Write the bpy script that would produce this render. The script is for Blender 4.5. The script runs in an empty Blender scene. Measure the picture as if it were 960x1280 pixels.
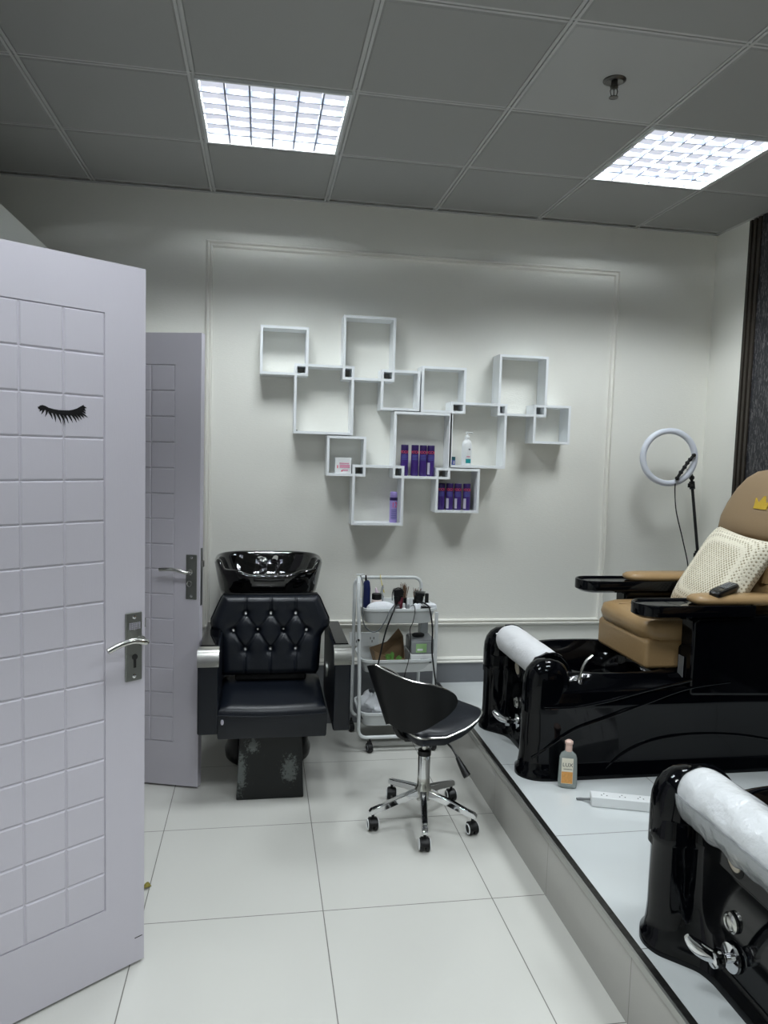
import bpy, bmesh, math, random
from math import sin, cos, pi, radians, atan2, sqrt
from mathutils import Vector, Matrix, noise
random.seed(7)
col = bpy.context.scene.collection
W = {}          # world offset of each built object (translation only things)

# ------------------------------------------------------------------ materials
def lin(c):
    return tuple((x/255/12.92 if x/255 <= .04045 else ((x/255+.055)/1.055)**2.4) for x in c)

def mat(name, rgb, rough=.5, metal=0., spec=.5, bump=0., bscale=50., var=0., coat=0., trans=0., ior=1.45, emit=None, estr=0., aniso=None, stretch=(1,1,1)):
    m = bpy.data.materials.new(name); m.use_nodes = True
    nt = m.node_tree; b = nt.nodes['Principled BSDF']
    c = lin(rgb) + (1,)
    b.inputs['Base Color'].default_value = c
    b.inputs['Roughness'].default_value = rough
    b.inputs['Metallic'].default_value = metal
    b.inputs['Specular IOR Level'].default_value = spec
    b.inputs['Coat Weight'].default_value = coat
    b.inputs['Coat Roughness'].default_value = .05
    b.inputs['Transmission Weight'].default_value = trans
    b.inputs['IOR'].default_value = ior
    if emit: 
        b.inputs['Emission Color'].default_value = lin(emit)+(1,); b.inputs['Emission Strength'].default_value = estr
    if bump or var:
        tc = nt.nodes.new('ShaderNodeTexCoord'); mp = nt.nodes.new('ShaderNodeMapping'); mp.inputs['Scale'].default_value = stretch
        nt.links.new(tc.outputs['Object'], mp.inputs['Vector'])
        n = nt.nodes.new('ShaderNodeTexNoise'); n.inputs['Scale'].default_value = bscale; n.inputs['Detail'].default_value = 4
        nt.links.new(mp.outputs['Vector'], n.inputs['Vector'])
        if bump:
            bp = nt.nodes.new('ShaderNodeBump'); bp.inputs['Strength'].default_value = bump; bp.inputs['Distance'].default_value = .01
            nt.links.new(n.outputs['Fac'], bp.inputs['Height']); nt.links.new(bp.outputs['Normal'], b.inputs['Normal'])
        if var:
            mx = nt.nodes.new('ShaderNodeMix'); mx.data_type = 'RGBA'
            mx.inputs['A'].default_value = tuple(max(0, x*(1-var)) for x in c[:3])+(1,)
            mx.inputs['B'].default_value = tuple(min(1, x*(1+var)) for x in c[:3])+(1,)
            nt.links.new(n.outputs['Fac'], mx.inputs['Factor']); nt.links.new(mx.outputs['Result'], b.inputs['Base Color'])
    return m

def tile_mat(name, rgb, grout, rough, x0, y0, s, axes=('X','Y'), gw=.0035, var=.03):
    """porcelain tiles: grout lines every s metres from x0, y0 (world position)"""
    m = mat(name, rgb, rough); nt = m.node_tree; b = nt.nodes['Principled BSDF']
    g = nt.nodes.new('ShaderNodeNewGeometry'); sp = nt.nodes.new('ShaderNodeSeparateXYZ'); nt.links.new(g.outputs['Position'], sp.inputs[0])
    def M(op, a, bb=None, cc=None):
        n = nt.nodes.new('ShaderNodeMath'); n.operation = op
        for i, v in enumerate((a, bb, cc)):
            if v is None: continue
            if isinstance(v, (int, float)): n.inputs[i].default_value = v
            else: nt.links.new(v, n.inputs[i])
        return n.outputs[0]
    ms = []
    for ax, o in zip(axes, (x0, y0)):
        if ax is None: continue
        t = M('DIVIDE', M('SUBTRACT', sp.outputs[ax], o), s)
        fr = M('FRACT', M('ADD', t, 100.5))
        ms.append(M('LESS_THAN', M('ABSOLUTE', M('SUBTRACT', fr, .5)), gw/2/s))
    mask = ms[0] if len(ms) == 1 else M('MAXIMUM', ms[0], ms[1])
    n = nt.nodes.new('ShaderNodeTexNoise'); n.inputs['Scale'].default_value = 1.7; n.inputs['Detail'].default_value = 5
    nt.links.new(g.outputs['Position'], n.inputs['Vector'])
    c = lin(rgb)
    mx = nt.nodes.new('ShaderNodeMix'); mx.data_type = 'RGBA'
    mx.inputs['A'].default_value = tuple(x*(1-var) for x in c)+(1,); mx.inputs['B'].default_value = tuple(min(1, x*(1+var)) for x in c)+(1,)
    nt.links.new(n.outputs['Fac'], mx.inputs['Factor'])
    m2 = nt.nodes.new('ShaderNodeMix'); m2.data_type = 'RGBA'
    nt.links.new(mask, m2.inputs['Factor']); nt.links.new(mx.outputs['Result'], m2.inputs['A']); m2.inputs['B'].default_value = lin(grout)+(1,)
    nt.links.new(m2.outputs['Result'], b.inputs['Base Color'])
    nt.links.new(M('ADD', rough, M('MULTIPLY', mask, .5)), b.inputs['Roughness'])
    return m

def scuff_mat():
    m = mat('scuffed_vinyl', (9,13,14), .35); nt = m.node_tree; b = nt.nodes['Principled BSDF']
    tc = nt.nodes.new('ShaderNodeTexCoord')
    def blob(c, r):
        mp = nt.nodes.new('ShaderNodeMapping'); mp.inputs['Location'].default_value = tuple(-ci/ri for ci, ri in zip(c, r)); mp.inputs['Scale'].default_value = tuple(1/x for x in r)
        nt.links.new(tc.outputs['Object'], mp.inputs['Vector'])
        g = nt.nodes.new('ShaderNodeTexGradient'); g.gradient_type = 'SPHERICAL'; nt.links.new(mp.outputs[0], g.inputs[0]); return g.outputs['Fac']
    vals = [blob((-.135,0,.12), (.05,9,.16)), blob((.085,0,.13), (.06,9,.10)), blob((-.08,0,.24), (.05,9,.05))]
    mxn = None
    for v in vals:
        if mxn is None: mxn = v; continue
        a = nt.nodes.new('ShaderNodeMath'); a.operation = 'MAXIMUM'; nt.links.new(mxn, a.inputs[0]); nt.links.new(v, a.inputs[1]); mxn = a.outputs[0]
    n = nt.nodes.new('ShaderNodeTexNoise'); n.inputs['Scale'].default_value = 60; n.inputs['Detail'].default_value = 8; n.inputs['Roughness'].default_value = .85
    nt.links.new(tc.outputs['Object'], n.inputs['Vector'])
    mu = nt.nodes.new('ShaderNodeMath'); mu.operation = 'MULTIPLY_ADD'; nt.links.new(mxn, mu.inputs[0]); mu.inputs[1].default_value = .34; nt.links.new(n.outputs['Fac'], mu.inputs[2])
    r = nt.nodes.new('ShaderNodeValToRGB'); r.color_ramp.elements[0].position = .63; r.color_ramp.elements[1].position = .72
    r.color_ramp.elements[0].color = lin((9,13,14))+(1,); r.color_ramp.elements[1].color = lin((95,100,98))+(1,)
    nt.links.new(mu.outputs[0], r.inputs[0]); nt.links.new(r.outputs[0], b.inputs['Base Color'])
    return m

def marble_mat():
    m = mat('dark_veined_panel', (30,30,34), .45); nt = m.node_tree; b = nt.nodes['Principled BSDF']
    tc = nt.nodes.new('ShaderNodeTexCoord'); mp = nt.nodes.new('ShaderNodeMapping'); mp.inputs['Rotation'].default_value = (.5,0,0); mp.inputs['Scale'].default_value = (6,30,6)
    nt.links.new(tc.outputs['Object'], mp.inputs[0])
    n = nt.nodes.new('ShaderNodeTexNoise'); n.inputs['Scale'].default_value = 3; n.inputs['Detail'].default_value = 6; n.inputs['Distortion'].default_value = 1.5
    nt.links.new(mp.outputs[0], n.inputs[0])
    r = nt.nodes.new('ShaderNodeValToRGB'); e = r.color_ramp.elements; e[0].position = .52; e[0].color = lin((32,32,38))+(1,); e[1].position = .60; e[1].color = lin((110,108,108))+(1,)
    e2 = e.new(.66); e2.color = lin((36,36,42))+(1,)
    nt.links.new(n.outputs['Fac'], r.inputs[0]); nt.links.new(r.outputs[0], b.inputs['Base Color'])
    return m

def weave_mat():
    m = mat('cream_weave', (226,218,196), .9); nt = m.node_tree; b = nt.nodes['Principled BSDF']
    tc = nt.nodes.new('ShaderNodeTexCoord'); mp = nt.nodes.new('ShaderNodeMapping'); mp.inputs['Rotation'].default_value = (0,0,radians(45))
    nt.links.new(tc.outputs['Object'], mp.inputs[0])
    v = nt.nodes.new('ShaderNodeTexVoronoi'); v.inputs['Scale'].default_value = 75; v.inputs['Randomness'].default_value = .12
    nt.links.new(mp.outputs[0], v.inputs['Vector'])
    r = nt.nodes.new('ShaderNodeValToRGB'); e = r.color_ramp.elements
    e[0].position = .25; e[0].color = lin((160,148,120))+(1,); e[1].position = .45; e[1].color = lin((230,223,204))+(1,)
    nt.links.new(v.outputs['Distance'], r.inputs[0]); nt.links.new(r.outputs[0], b.inputs['Base Color'])
    bp = nt.nodes.new('ShaderNodeBump'); bp.inputs['Strength'].default_value = .6; bp.inputs['Distance'].default_value = .004
    nt.links.new(v.outputs['Distance'], bp.inputs['Height']); nt.links.new(bp.outputs[0], b.inputs['Normal'])
    return m

def emis(name, rgb, s):
    m = bpy.data.materials.new(name); m.use_nodes = True; nt = m.node_tree; nt.nodes.clear()
    e = nt.nodes.new('ShaderNodeEmission'); o = nt.nodes.new('ShaderNodeOutputMaterial'); e.inputs[0].default_value = lin(rgb)+(1,); e.inputs[1].default_value = s
    nt.links.new(e.outputs[0], o.inputs[0]); return m

K = {}
K['wall'] = mat('cream_wallpaper', (240,239,231), .75, bump=.12, bscale=60, var=.015, stretch=(1,1,6))
K['wall_plain'] = mat('white_painted_wall', (238,240,234), .7)
K['trimw'] = mat('cream_moulding', (238,236,228), .45)
K['floor'] = tile_mat('porcelain_floor', (208,207,201), (120,118,112), .09, -.368, 2.99, .6)
K['plat'] = tile_mat('porcelain_platform', (206,210,210), (120,120,118), .09, 1.63, 2.975, .6)
K['riser'] = tile_mat('grey_riser_tile', (150,148,144), (105,103,100), .16, 0, 2.381, .6, ('Y', None), gw=.003, var=.12)
_m = K['riser']
K['riser'] = tile_mat('grey_riser_tile', (172,170,165), (118,116,112), .14, 2.381, 0, .6, ('Y', None), gw=.003, var=.1)
K['skirt'] = mat('grey_stone_skirting', (122,124,128), .35, var=.06, bscale=9)
K['edge'] = mat('tarnished_metal_edge', (70,70,68), .28, metal=.8, var=.6, bscale=60)
K['edge2'] = mat('brushed_edge_strip', (170,170,166), .3, metal=.7)
K['ceil'] = mat('ceiling_panel', (160,160,157), .8, bump=.1, bscale=400)
K['ceil_plain'] = mat('plain_ceiling_panel', (174,174,172), .6)
K['tbar'] = mat('ceiling_grid', (190,190,188), .5)
K['black_gap'] = mat('dark_gap', (30,30,30), .8)
K['door'] = mat('lilac_painted_door', (202,198,207), .42, bump=.03, bscale=30, stretch=(8,8,1))
K['steel'] = mat('brushed_steel', (142,144,140), .42, metal=1., bump=.02, bscale=90, stretch=(1,1,12))
K['chrome'] = mat('chrome', (225,226,228), .07, metal=1.)
K['chrome_rough'] = mat('worn_chrome', (205,205,200), .22, metal=1.)
K['black'] = mat('black_gloss_acrylic', (4,5,8), .06, spec=.32)
K['black_ceramic'] = mat('black_ceramic', (4,4,5), .06, coat=.4)
K['vinyl'] = mat('black_vinyl', (13,18,27), .36, bump=.05, bscale=160)
K['vinyl_dark'] = mat('black_vinyl_shell', (4,6,9), .45, spec=.3, bump=.04, bscale=200)
K['plastic_black'] = mat('black_plastic', (14,14,15), .38)
K['rubber'] = mat('black_rubber', (22,22,23), .6)
K['cable'] = mat('black_cable', (15,15,16), .5)
K['cable_grey'] = mat('grey_cable', (88,92,94), .5)
K['scuff'] = scuff_mat()
K['shelf'] = mat('white_lacquered_board', (243,246,248), .35)
K['white'] = mat('white_plastic', (230,232,232), .35)
K['white_metal'] = mat('white_powder_coat', (214,217,217), .35)
K['tan'] = mat('tan_leather', (160,131,92), .36, bump=.1, bscale=120, var=.05)
K['tan_head'] = mat('tan_headrest_leather', (150,126,96), .5, bump=.06, bscale=160)
K['towel'] = mat('white_cloth_wrap', (222,222,224), .65, bump=.35, bscale=26)
K['film'] = mat('plastic_wrap', (214,216,218), .16, bump=.55, bscale=34, coat=.6)
K['filmclear'] = mat('clear_plastic_film', (225,228,230), .12, bump=.5, bscale=40, trans=.75)
K['weave'] = weave_mat()
K['gold'] = mat('gold_thread', (200,166,48), .5, bump=.3, bscale=300)
K['frame_dark'] = mat('dark_bronze_frame', (58,52,46), .35, metal=.3)
K['marble'] = marble_mat()
K['purple'] = mat('purple_bottle', (62,38,112), .28)
K['purple_dk'] = mat('dark_purple_cap', (44,26,84), .3)
K['red'] = mat('coral_print', (228,84,108), .5)
K['label_w'] = mat('pale_label', (196,192,205), .5)
K['lav'] = mat('lavender_bottle', (168,150,214), .35)
K['navy'] = mat('navy_plastic', (26,36,84), .35)
K['pinkp'] = mat('pink_print', (214,150,172), .5)
K['teal'] = mat('teal_label', (22,140,142), .45)
K['bluelab'] = mat('blue_vial', (84,98,160), .35)
K['tealdk'] = mat('dark_teal_cap', (20,84,94), .4)
K['ringw'] = mat('ring_light_diffuser', (222,226,236), .4)
K['gel'] = mat('clear_gel_bottle', (200,208,204), .12, trans=.55, ior=1.35)
K['rose'] = mat('rose_cap', (226,194,180), .35)
K['label_cream'] = mat('cream_label', (232,226,208), .5)
K['orange'] = mat('orange_print', (222,160,88), .55, var=.3, bscale=120)
K['ink'] = mat('dark_ink', (52,48,46), .6)
K['brown'] = mat('brown_card', (142,118,90), .8, var=.1, bscale=30)
K['green'] = mat('green_leafy', (104,156,74), .6, var=.3, bscale=60)
K['greenlab'] = mat('green_print', (150,190,130), .5)
K['clear'] = mat('clear_plastic_box', (176,180,182), .15, trans=.45, ior=1.2)
K['greyp'] = mat('grey_plastic', (120,122,124), .4)
K['jar_pink'] = mat('pinkish_white_jar', (220,206,202), .35)
K['cloth'] = mat('white_cloth', (226,228,232), .85, bump=.3, bscale=60)
K['brownhair'] = mat('brown_bristle', (120,92,70), .8, var=.4, bscale=200)
K['yellow'] = mat('yellow_plastic', (226,206,70), .4)
K['leaf'] = mat('yellow_green_leaf', (128,118,46), .6, var=.3, bscale=80)
K['maroon'] = mat('dark_red_plastic', (84,26,38), .35)
K['sprink'] = mat('dark_sprinkler_metal', (96,94,90), .3, metal=1.)
K['crystal'] = mat('crystal', (240,242,246), .05, metal=.85)
K['louver'] = mat('louvre_blade', (120,125,140), .35, metal=.3)
K['lens'] = emis('led_lens_glow', (226,231,244), .92)
K['led'] = emis('led_lamp', (240,248,252), 920.)

# ------------------------------------------------------------------ mesh builder
class MB:
    def __init__(s): s.v = []; s.f = []; s.mi = []; s.cur = 0
    def add(s, vs, fs):
        o = len(s.v); s.v += [tuple(v) for v in vs]; s.f += [tuple(i+o for i in f) for f in fs]; s.mi += [s.cur]*len(fs); return s
    def box(s, x0, x1, y0, y1, z0, z1):
        return s.add([(x0,y0,z0),(x1,y0,z0),(x1,y1,z0),(x0,y1,z0),(x0,y0,z1),(x1,y0,z1),(x1,y1,z1),(x0,y1,z1)],
                     [(0,3,2,1),(4,5,6,7),(0,1,5,4),(1,2,6,5),(2,3,7,6),(3,0,4,7)])
    def loft(s, rings, cap0=True, cap1=True, closed=True):
        n = len(rings[0]); vs = [p for r in rings for p in r]; fs = []
        for i in range(len(rings)-1):
            for j in range(n if closed else n-1):
                a = i*n+j; b = i*n+(j+1) % n; fs.append((a, b, b+n, a+n))
        if cap0: fs.append(tuple(range(n-1, -1, -1)))
        if cap1: fs.append(tuple((len(rings)-1)*n+j for j in range(n)))
        return s.add(vs, fs)
    def tube(s, pts, r, n=10, closed=False, smooth=0):
        pts = [Vector(p) for p in pts]
        if smooth: pts = catmull(pts, smooth, closed)
        m = len(pts); rr = r if callable(r) else (lambda t: r)
        rings = []; up = None
        for i, p in enumerate(pts):
            if closed: t = pts[(i+1) % m]-pts[i-1]
            else: t = pts[min(i+1, m-1)]-pts[max(i-1, 0)]
            t.normalize()
            if up is None:
                up = t.orthogonal().normalized()
            else:
                up = up - t*up.dot(t)
                up = up.normalized() if up.length > 1e-6 else t.orthogonal().normalized()
            b = t.cross(up); q = rr(i/max(1, m-1))
            rings.append([p+up*q*cos(2*pi*k/n)+b*q*sin(2*pi*k/n) for k in range(n)])
        if closed: rings.append(rings[0]); return s.loft(rings, False, False)
        return s.loft(rings)
    def cyl(s, p0, p1, r0, r1=None, n=20):
        r1 = r0 if r1 is None else r1
        return s.tube([p0, p1], lambda t: r0+(r1-r0)*t, n)
    def lathe(s, prof, c=(0,0,0), n=28, axis=(0,0,1), sx=1., sy=1.):
        a = Vector(axis).normalized(); u = a.orthogonal().normalized() if abs(a.z) < .99 else Vector((1,0,0)); w = a.cross(u); c = Vector(c)
        rings = [[c+a*z+u*r*sx*cos(2*pi*k/n)+w*r*sy*sin(2*pi*k/n) for k in range(n)] for r, z in prof]
        return s.loft(rings)
    def sphere(s, c, r, n=14, sc=(1,1,1)):
        return s.lathe_scaled(c, r, n, sc)
    def lathe_scaled(s, c, r, n, sc):
        rings = []
        for i in range(1, n//2):
            th = pi*i/(n//2)
            rings.append([(c[0]+r*sc[0]*sin(th)*cos(2*pi*k/n), c[1]+r*sc[1]*sin(th)*sin(2*pi*k/n), c[2]-r*sc[2]*cos(th)) for k in range(n)])
        s.loft(rings); return s
    def prism(s, poly, z0, z1):
        n = len(poly)
        return s.add([(x,y,z0) for x,y in poly]+[(x,y,z1) for x,y in poly], [tuple(range(n-1,-1,-1)), tuple(range(n,2*n))]+[(i,(i+1)%n,(i+1)%n+n,i+n) for i in range(n)])
    def grid(s, fn, nu, nv, closeu=False):
        vs = [fn(i/(nu if closeu else nu-1), j/(nv-1)) for j in range(nv) for i in range(nu)]; fs = []
        for j in range(nv-1):
            for i in range(nu if closeu else nu-1):
                a = j*nu+i; b = j*nu+(i+1) % nu; fs.append((a, b, b+nu, a+nu))
        return s.add(vs, fs)
    def xf(s, M, start=0):
        s.v = s.v[:start]+[tuple(M @ Vector(v)) for v in s.v[start:]]; return s
    def build(s, name, m, parent=None, origin=None, world=True, bevel=0, seg=3, sub=0, solid=0, smooth=True, angle=35, fixn=True):
        me = bpy.data.meshes.new(name)
        off = Vector((0,0,0))
        if world:
            if parent is not None: off = Vector(W.get(parent.name, (0,0,0)))
            elif origin is not None: off = Vector(origin)
        me.from_pydata([tuple(Vector(v)-off) for v in s.v], [], s.f)
        for mm in (m if isinstance(m, (list, tuple)) else [m]): me.materials.append(mm)
        for p, i in zip(me.polygons, s.mi): p.material_index = i
        if fixn:
            bm = bmesh.new(); bm.from_mesh(me); bmesh.ops.recalc_face_normals(bm, faces=bm.faces); bm.to_mesh(me); bm.free()
        if smooth:
            me.polygons.foreach_set('use_smooth', [True]*len(me.polygons)); me.set_sharp_from_angle(angle=radians(angle))
        o = bpy.data.objects.new(name, me); col.objects.link(o)
        if parent is not None: o.parent = parent; W[o.name] = W.get(parent.name, (0,0,0))
        elif origin is not None: o.location = origin; W[o.name] = tuple(origin)
        if solid:
            d = o.modifiers.new('Solidify', 'SOLIDIFY'); d.thickness = solid; d.offset = -1
        if bevel:
            d = o.modifiers.new('Bevel', 'BEVEL'); d.width = bevel; d.segments = seg; d.limit_method = 'ANGLE'; d.angle_limit = radians(40)
            if smooth: me.polygons.foreach_set('use_smooth', [True]*len(me.polygons)); me.set_sharp_from_angle(angle=radians(180)); d.harden_normals = True
        if sub:
            d = o.modifiers.new('Subdivision', 'SUBSURF'); d.levels = sub; d.render_levels = sub
        return o

def catmull(p, k, closed=False):
    out = []; n = len(p)
    for i in range(n if closed else n-1):
        if closed: a, b, c, d = p[i-1], p[i], p[(i+1) % n], p[(i+2) % n]
        else: a, b, c, d = p[max(i-1,0)], p[i], p[i+1], p[min(i+2,n-1)]
        for j in range(k):
            t = j/k
            out.append(.5*((2*b)+(c-a)*t+(2*a-5*b+4*c-d)*t*t+(-a+3*b-3*c+d)*t**3))
    if not closed: out.append(p[-1])
    return out

def lerp_table(tab, x):
    if x <= tab[0][0]: return tab[0][1]
    for (a, va), (b, vb) in zip(tab, tab[1:]):
        if x <= b: return va+(vb-va)*(x-a)/(b-a)
    return tab[-1][1]

def tag(o, label, cat=None, group=None, kind=None):
    if label: o['label'] = label
    if cat: o['category'] = cat
    if group: o['group'] = group
    if kind: o['kind'] = kind
    return o
def thing(name, label, cat, loc=(0,0,0), rotz=0, group=None):
    o = bpy.data.objects.new(name, None); col.objects.link(o); o.location = loc; o.rotation_euler = (0,0,rotz); o.empty_display_size = .05
    W[o.name] = tuple(loc) if rotz == 0 else (0,0,0)
    return tag(o, label, cat, group)
def struct(o): o['kind'] = 'structure'; return o
def copy_tree(o, parent=None):
    c = o.copy(); col.objects.link(c)
    if parent: c.parent = parent
    for ch in list(o.children): copy_tree(ch, c)
    return c
def text_mb(s, size, depth=.0006):
    cu = bpy.data.curves.new('tmp_text', 'FONT'); cu.body = s; cu.size = size; cu.align_x = 'CENTER'; cu.align_y = 'CENTER'; cu.extrude = depth/2; cu.resolution_u = 3
    o = bpy.data.objects.new('tmp_text', cu); col.objects.link(o)
    dg = bpy.context.evaluated_depsgraph_get(); me = bpy.data.meshes.new_from_object(o.evaluated_get(dg))
    mb = MB(); mb.add([tuple(v.co) for v in me.vertices], [tuple(p.vertices) for p in me.polygons])
    bpy.data.objects.remove(o); bpy.data.curves.remove(cu); bpy.data.meshes.remove(me)
    return mb
def bend_text(s, size, r, c, z, ang0=-pi/2, w=1.):
    """text wrapped on a vertical cylinder, facing direction ang0"""
    mb = text_mb(s, size)
    v2 = []
    for x, y, d in mb.v:
        a = ang0 + x*w/r
        rr = r+.0004+d
        v2.append((c[0]+rr*cos(a), c[1]+rr*sin(a), z+y))
    mb.v = v2
    return mb

YW, ZC, XR = 4.127, 2.903, 2.656
# ------------------------------------------------------------------ room shell
o = MB().box(-2.6, 1.035, -3.0, YW, -.1, 0).build('floor', K['floor'], smooth=False); struct(o)
pf = MB().box(1.035, XR, -3.0, YW, -.1, .225).build('floor_platform', K['plat'], smooth=False); struct(pf)
o = MB().box(1.028, 1.0352, -3.0, YW-.012, 0, .214).build('trim_1', K['riser'], smooth=False); struct(o)
o = MB().box(1.030, 1.052, -3.0, YW-.012, .214, .2268).build('trim_2', K['edge'], bevel=.002); struct(o)
o = MB().box(1.022, 1.030, -3.0, YW-.012, .205, .2268).build('trim_3', K['edge2'], bevel=.001); struct(o)
o = MB().box(-2.7, XR+.1, YW, YW+.1, -.1, ZC+.1).build('wall_back', K['wall'], smooth=False); struct(o)
o = MB().box(XR, XR+.1, -3.0, YW, -.1, ZC+.1).build('wall_right', K['wall'], smooth=False); struct(o)
o = MB().box(-2.7, -2.6, -3.0, YW, -.1, ZC+.1).build('wall_far_left', K['wall_plain'], smooth=False); struct(o)
o = MB().box(-2.7, XR+.1, -3.1, -3.0, -.1, ZC+.1).build('wall_front', K['wall'], smooth=False); struct(o)
# partition with two door openings
m = MB()
for a, b in ((-3.0, 1.735), (2.565, 2.775), (3.605, YW)): m.box(-1.10, -1.0, a, b, 0, 2.47)
for a, b in ((1.735, 2.565), (2.775, 3.605)): m.box(-1.10, -1.0, a, b, 2.09, 2.47)
struct(m.build('wall_left', K['wall_plain'], smooth=False))
for i, (a, b) in enumerate(((1.735, 2.565), (2.775, 3.605))):
    m = MB()
    m.box(-1.115, -.985, a-.045, a+.005, 0, 2.09); m.box(-1.115, -.985, b-.005, b+.045, 0, 2.09); m.box(-1.115, -.985, a-.045, b+.045, 2.075, 2.125)
    struct(m.build('trim_%d' % (4+i), K['door'], bevel=.003))
# skirting, cap rail
o = MB().box(-1.0, XR, YW-.012, YW, 0, .345).build('baseboard_back', K['skirt'], bevel=.002); struct(o)
m = MB(); prof = [(0,.343),(.018,.343),(.020,.350),(.014,.356),(.016,.366),(.008,.376),(0,.378)]
m.loft([[(x, YW-d, z) for d, z in prof] for x in (-1.0, XR)])
struct(m.build('trim_6', K['trimw']))
o = MB().box(XR-.012, XR, -3.0, YW-.02, .225, .345).build('baseboard_right', K['skirt'], bevel=.002); struct(o)
# picture-frame moulding
m = MB()
def frame_mould(x0, x1, z0, z1, prof, ax):
    m = MB(); rings = []
    for cx, cz, sx, sz in ((x0,z0,1,1),(x1,z0,-1,1),(x1,z1,-1,-1),(x0,z1,1,-1)):
        rings.append([(cx+sx*t, YW-d, cz+sz*t) for t, d in prof])
    rings.append(rings[0]); m.loft(rings, False, False)
    return m
pr = [(0,0),(0,.010),(.005,.021),(.012,.023),(.015,.010),(.022,.009),(.026,.017),(.032,.015),(.036,0)]
struct(frame_mould(-.305, 2.052, .567, 2.66, pr, 0).build('trim_7', K['trimw'], angle=20))
# dark feature panel on right wall
m = MB()
for y in (3.800, 3.765, 3.725): m.box(XR-.022, XR, y-.022, y, .345, ZC-.01)
struct(m.build('trim_8', K['frame_dark'], bevel=.003))
o = MB().box(XR-.012, XR, -2.9, 3.705, .345, ZC-.005).build('trim_9', K['marble'], smooth=False); struct(o)

# ------------------------------------------------------------------ ceiling
X0, Y0 = -.872, 4.066
lights = {(k, j) for k in (1, 4) for j in (1, 4, 7)}
xs = [X0+.6*k for k in range(-4, 8)]; ys = [Y0-.6*j for j in range(-1, 13)]
m = MB(); mp = MB()
def panel(m, x0, x1, y0, y1):
    g = .014; c = .006
    x0, x1, y0, y1 = x0+g, x1-g, y0+g, y1-g
    if x1-x0 < .03 or y1-y0 < .03: return
    m.loft([[(x0,y0,ZC+.02),(x1,y0,ZC+.02),(x1,y1,ZC+.02),(x0,y1,ZC+.02)],
            [(x0,y0,ZC+.004),(x1,y0,ZC+.004),(x1,y1,ZC+.004),(x0,y1,ZC+.004)],
            [(x0+c,y0+c,ZC-.001),(x1-c,y0+c,ZC-.001),(x1-c,y1-c,ZC-.001),(x0+c,y1-c,ZC-.001)]])
for k in range(-3, 6):
    for j in range(-1, 12):
        if (k, j) in lights: continue
        x0, x1 = X0+.6*k, X0+.6*(k+1); y1, y0 = Y0-.6*j, Y0-.6*(j+1)
        x1 = min(x1, XR-.006); x0 = max(x0, -2.6+.006); y1 = min(y1, YW-.006); y0 = max(y0, -2.994)
        m.cur = 1 if (k, j) == (3, 2) else 0
        panel(m, x0, x1, y0, y1)
m.cur = 2; m.box(-2.6, XR, -3.0, YW, ZC+.06, ZC+.1)
struct(m.build('ceiling', [K['ceil'], K['ceil_plain'], K['tbar']], smooth=False))
m = MB()
for x in xs:
    if -2.6 < x < XR:
        for a in (-.0135, .0035): m.box(x+a, x+a+.010, -3.0, YW, ZC+.002, ZC+.012)
        m.box(x-.003, x+.003, -3.0, YW, ZC+.008, ZC+.05)
for y in ys:
    if -3.0 < y < YW-.03:
        for a in (-.0135, .0035): m.box(-2.6, XR, y+a, y+a+.010, ZC+.003, ZC+.0125)
        m.box(-2.6, XR, y-.003, y+.003, ZC+.0085, ZC+.05)
m.box(-2.6, XR, YW-.022, YW, ZC+.000, ZC+.006); m.box(XR-.022, XR, -3, YW, ZC, ZC+.006)
struct(m.build('trim_10', K['tbar'], smooth=False))

# louvred lights
def louver(x0, y1, label):
    t = thing('ceiling_light', label, 'ceiling light', (x0+.3, y1-.3, ZC), 0, None)
    h = .277
    m = MB()
    for a, b, c, d in ((-h-.012,h+.012,-h-.012,-h),(-h-.012,h+.012,h,h+.012),(-h-.012,-h,-h,h),(h,h+.012,-h,h)): m.box(a, b, c, d, -.006, .05)
    m.box(-h-.012, h+.012, -h-.012, h+.012, .05, .056)
    m.build('housing', K['white_metal'], t, world=False, smooth=False)
    g = MB(); n = 6; s = 2*h/n
    for i in range(1, n):
        p = -h+i*s; m2 = g
        m2.box(p-.0032, p+.0032, -h, h, -.003, .016); m2.box(-h, h, p-.0032, p+.0032, -.003, .016)
    g.build('louver_grid', K['louver'], t, world=False, smooth=False)
    tick = []
    for i in range(n): tick += [-h+i*s, -h+(i+.5)*s-.0075, -h+(i+.5)*s+.0075]
    tick.append(h); q = len(tick); e = MB()
    e.add([(x, y, .032) for y in tick for x in tick], [])
    for jj in range(q-1):
        for ii in range(q-1):
            e.f.append((jj*q+ii, jj*q+q+ii, jj*q+q+ii+1, jj*q+ii+1)); e.mi.append(1 if ii % 3 == 1 and jj % 3 == 1 else 0)
    e.build('led_diffuser', [K['lens'], K['led']], t, world=False, smooth=False, fixn=False)
    return t
for k, j, lb in ((1,1,'square louvred ceiling light above the cube shelves, left of the two in view'),
                 (4,1,'square louvred ceiling light near the right wall, beyond the sprinkler'),
                 (1,4,'square louvred ceiling light nearer the camera over the doorway aisle'),
                 (4,4,'square louvred ceiling light nearer the camera above the footbath platform'),
                 (1,7,'square louvred ceiling light behind the camera over the aisle'),
                 (4,7,'square louvred ceiling light behind the camera above the platform')):
    louver(X0+.6*k, Y0-.6*j, lb)['group'] = 'louvred ceiling lights'

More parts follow.
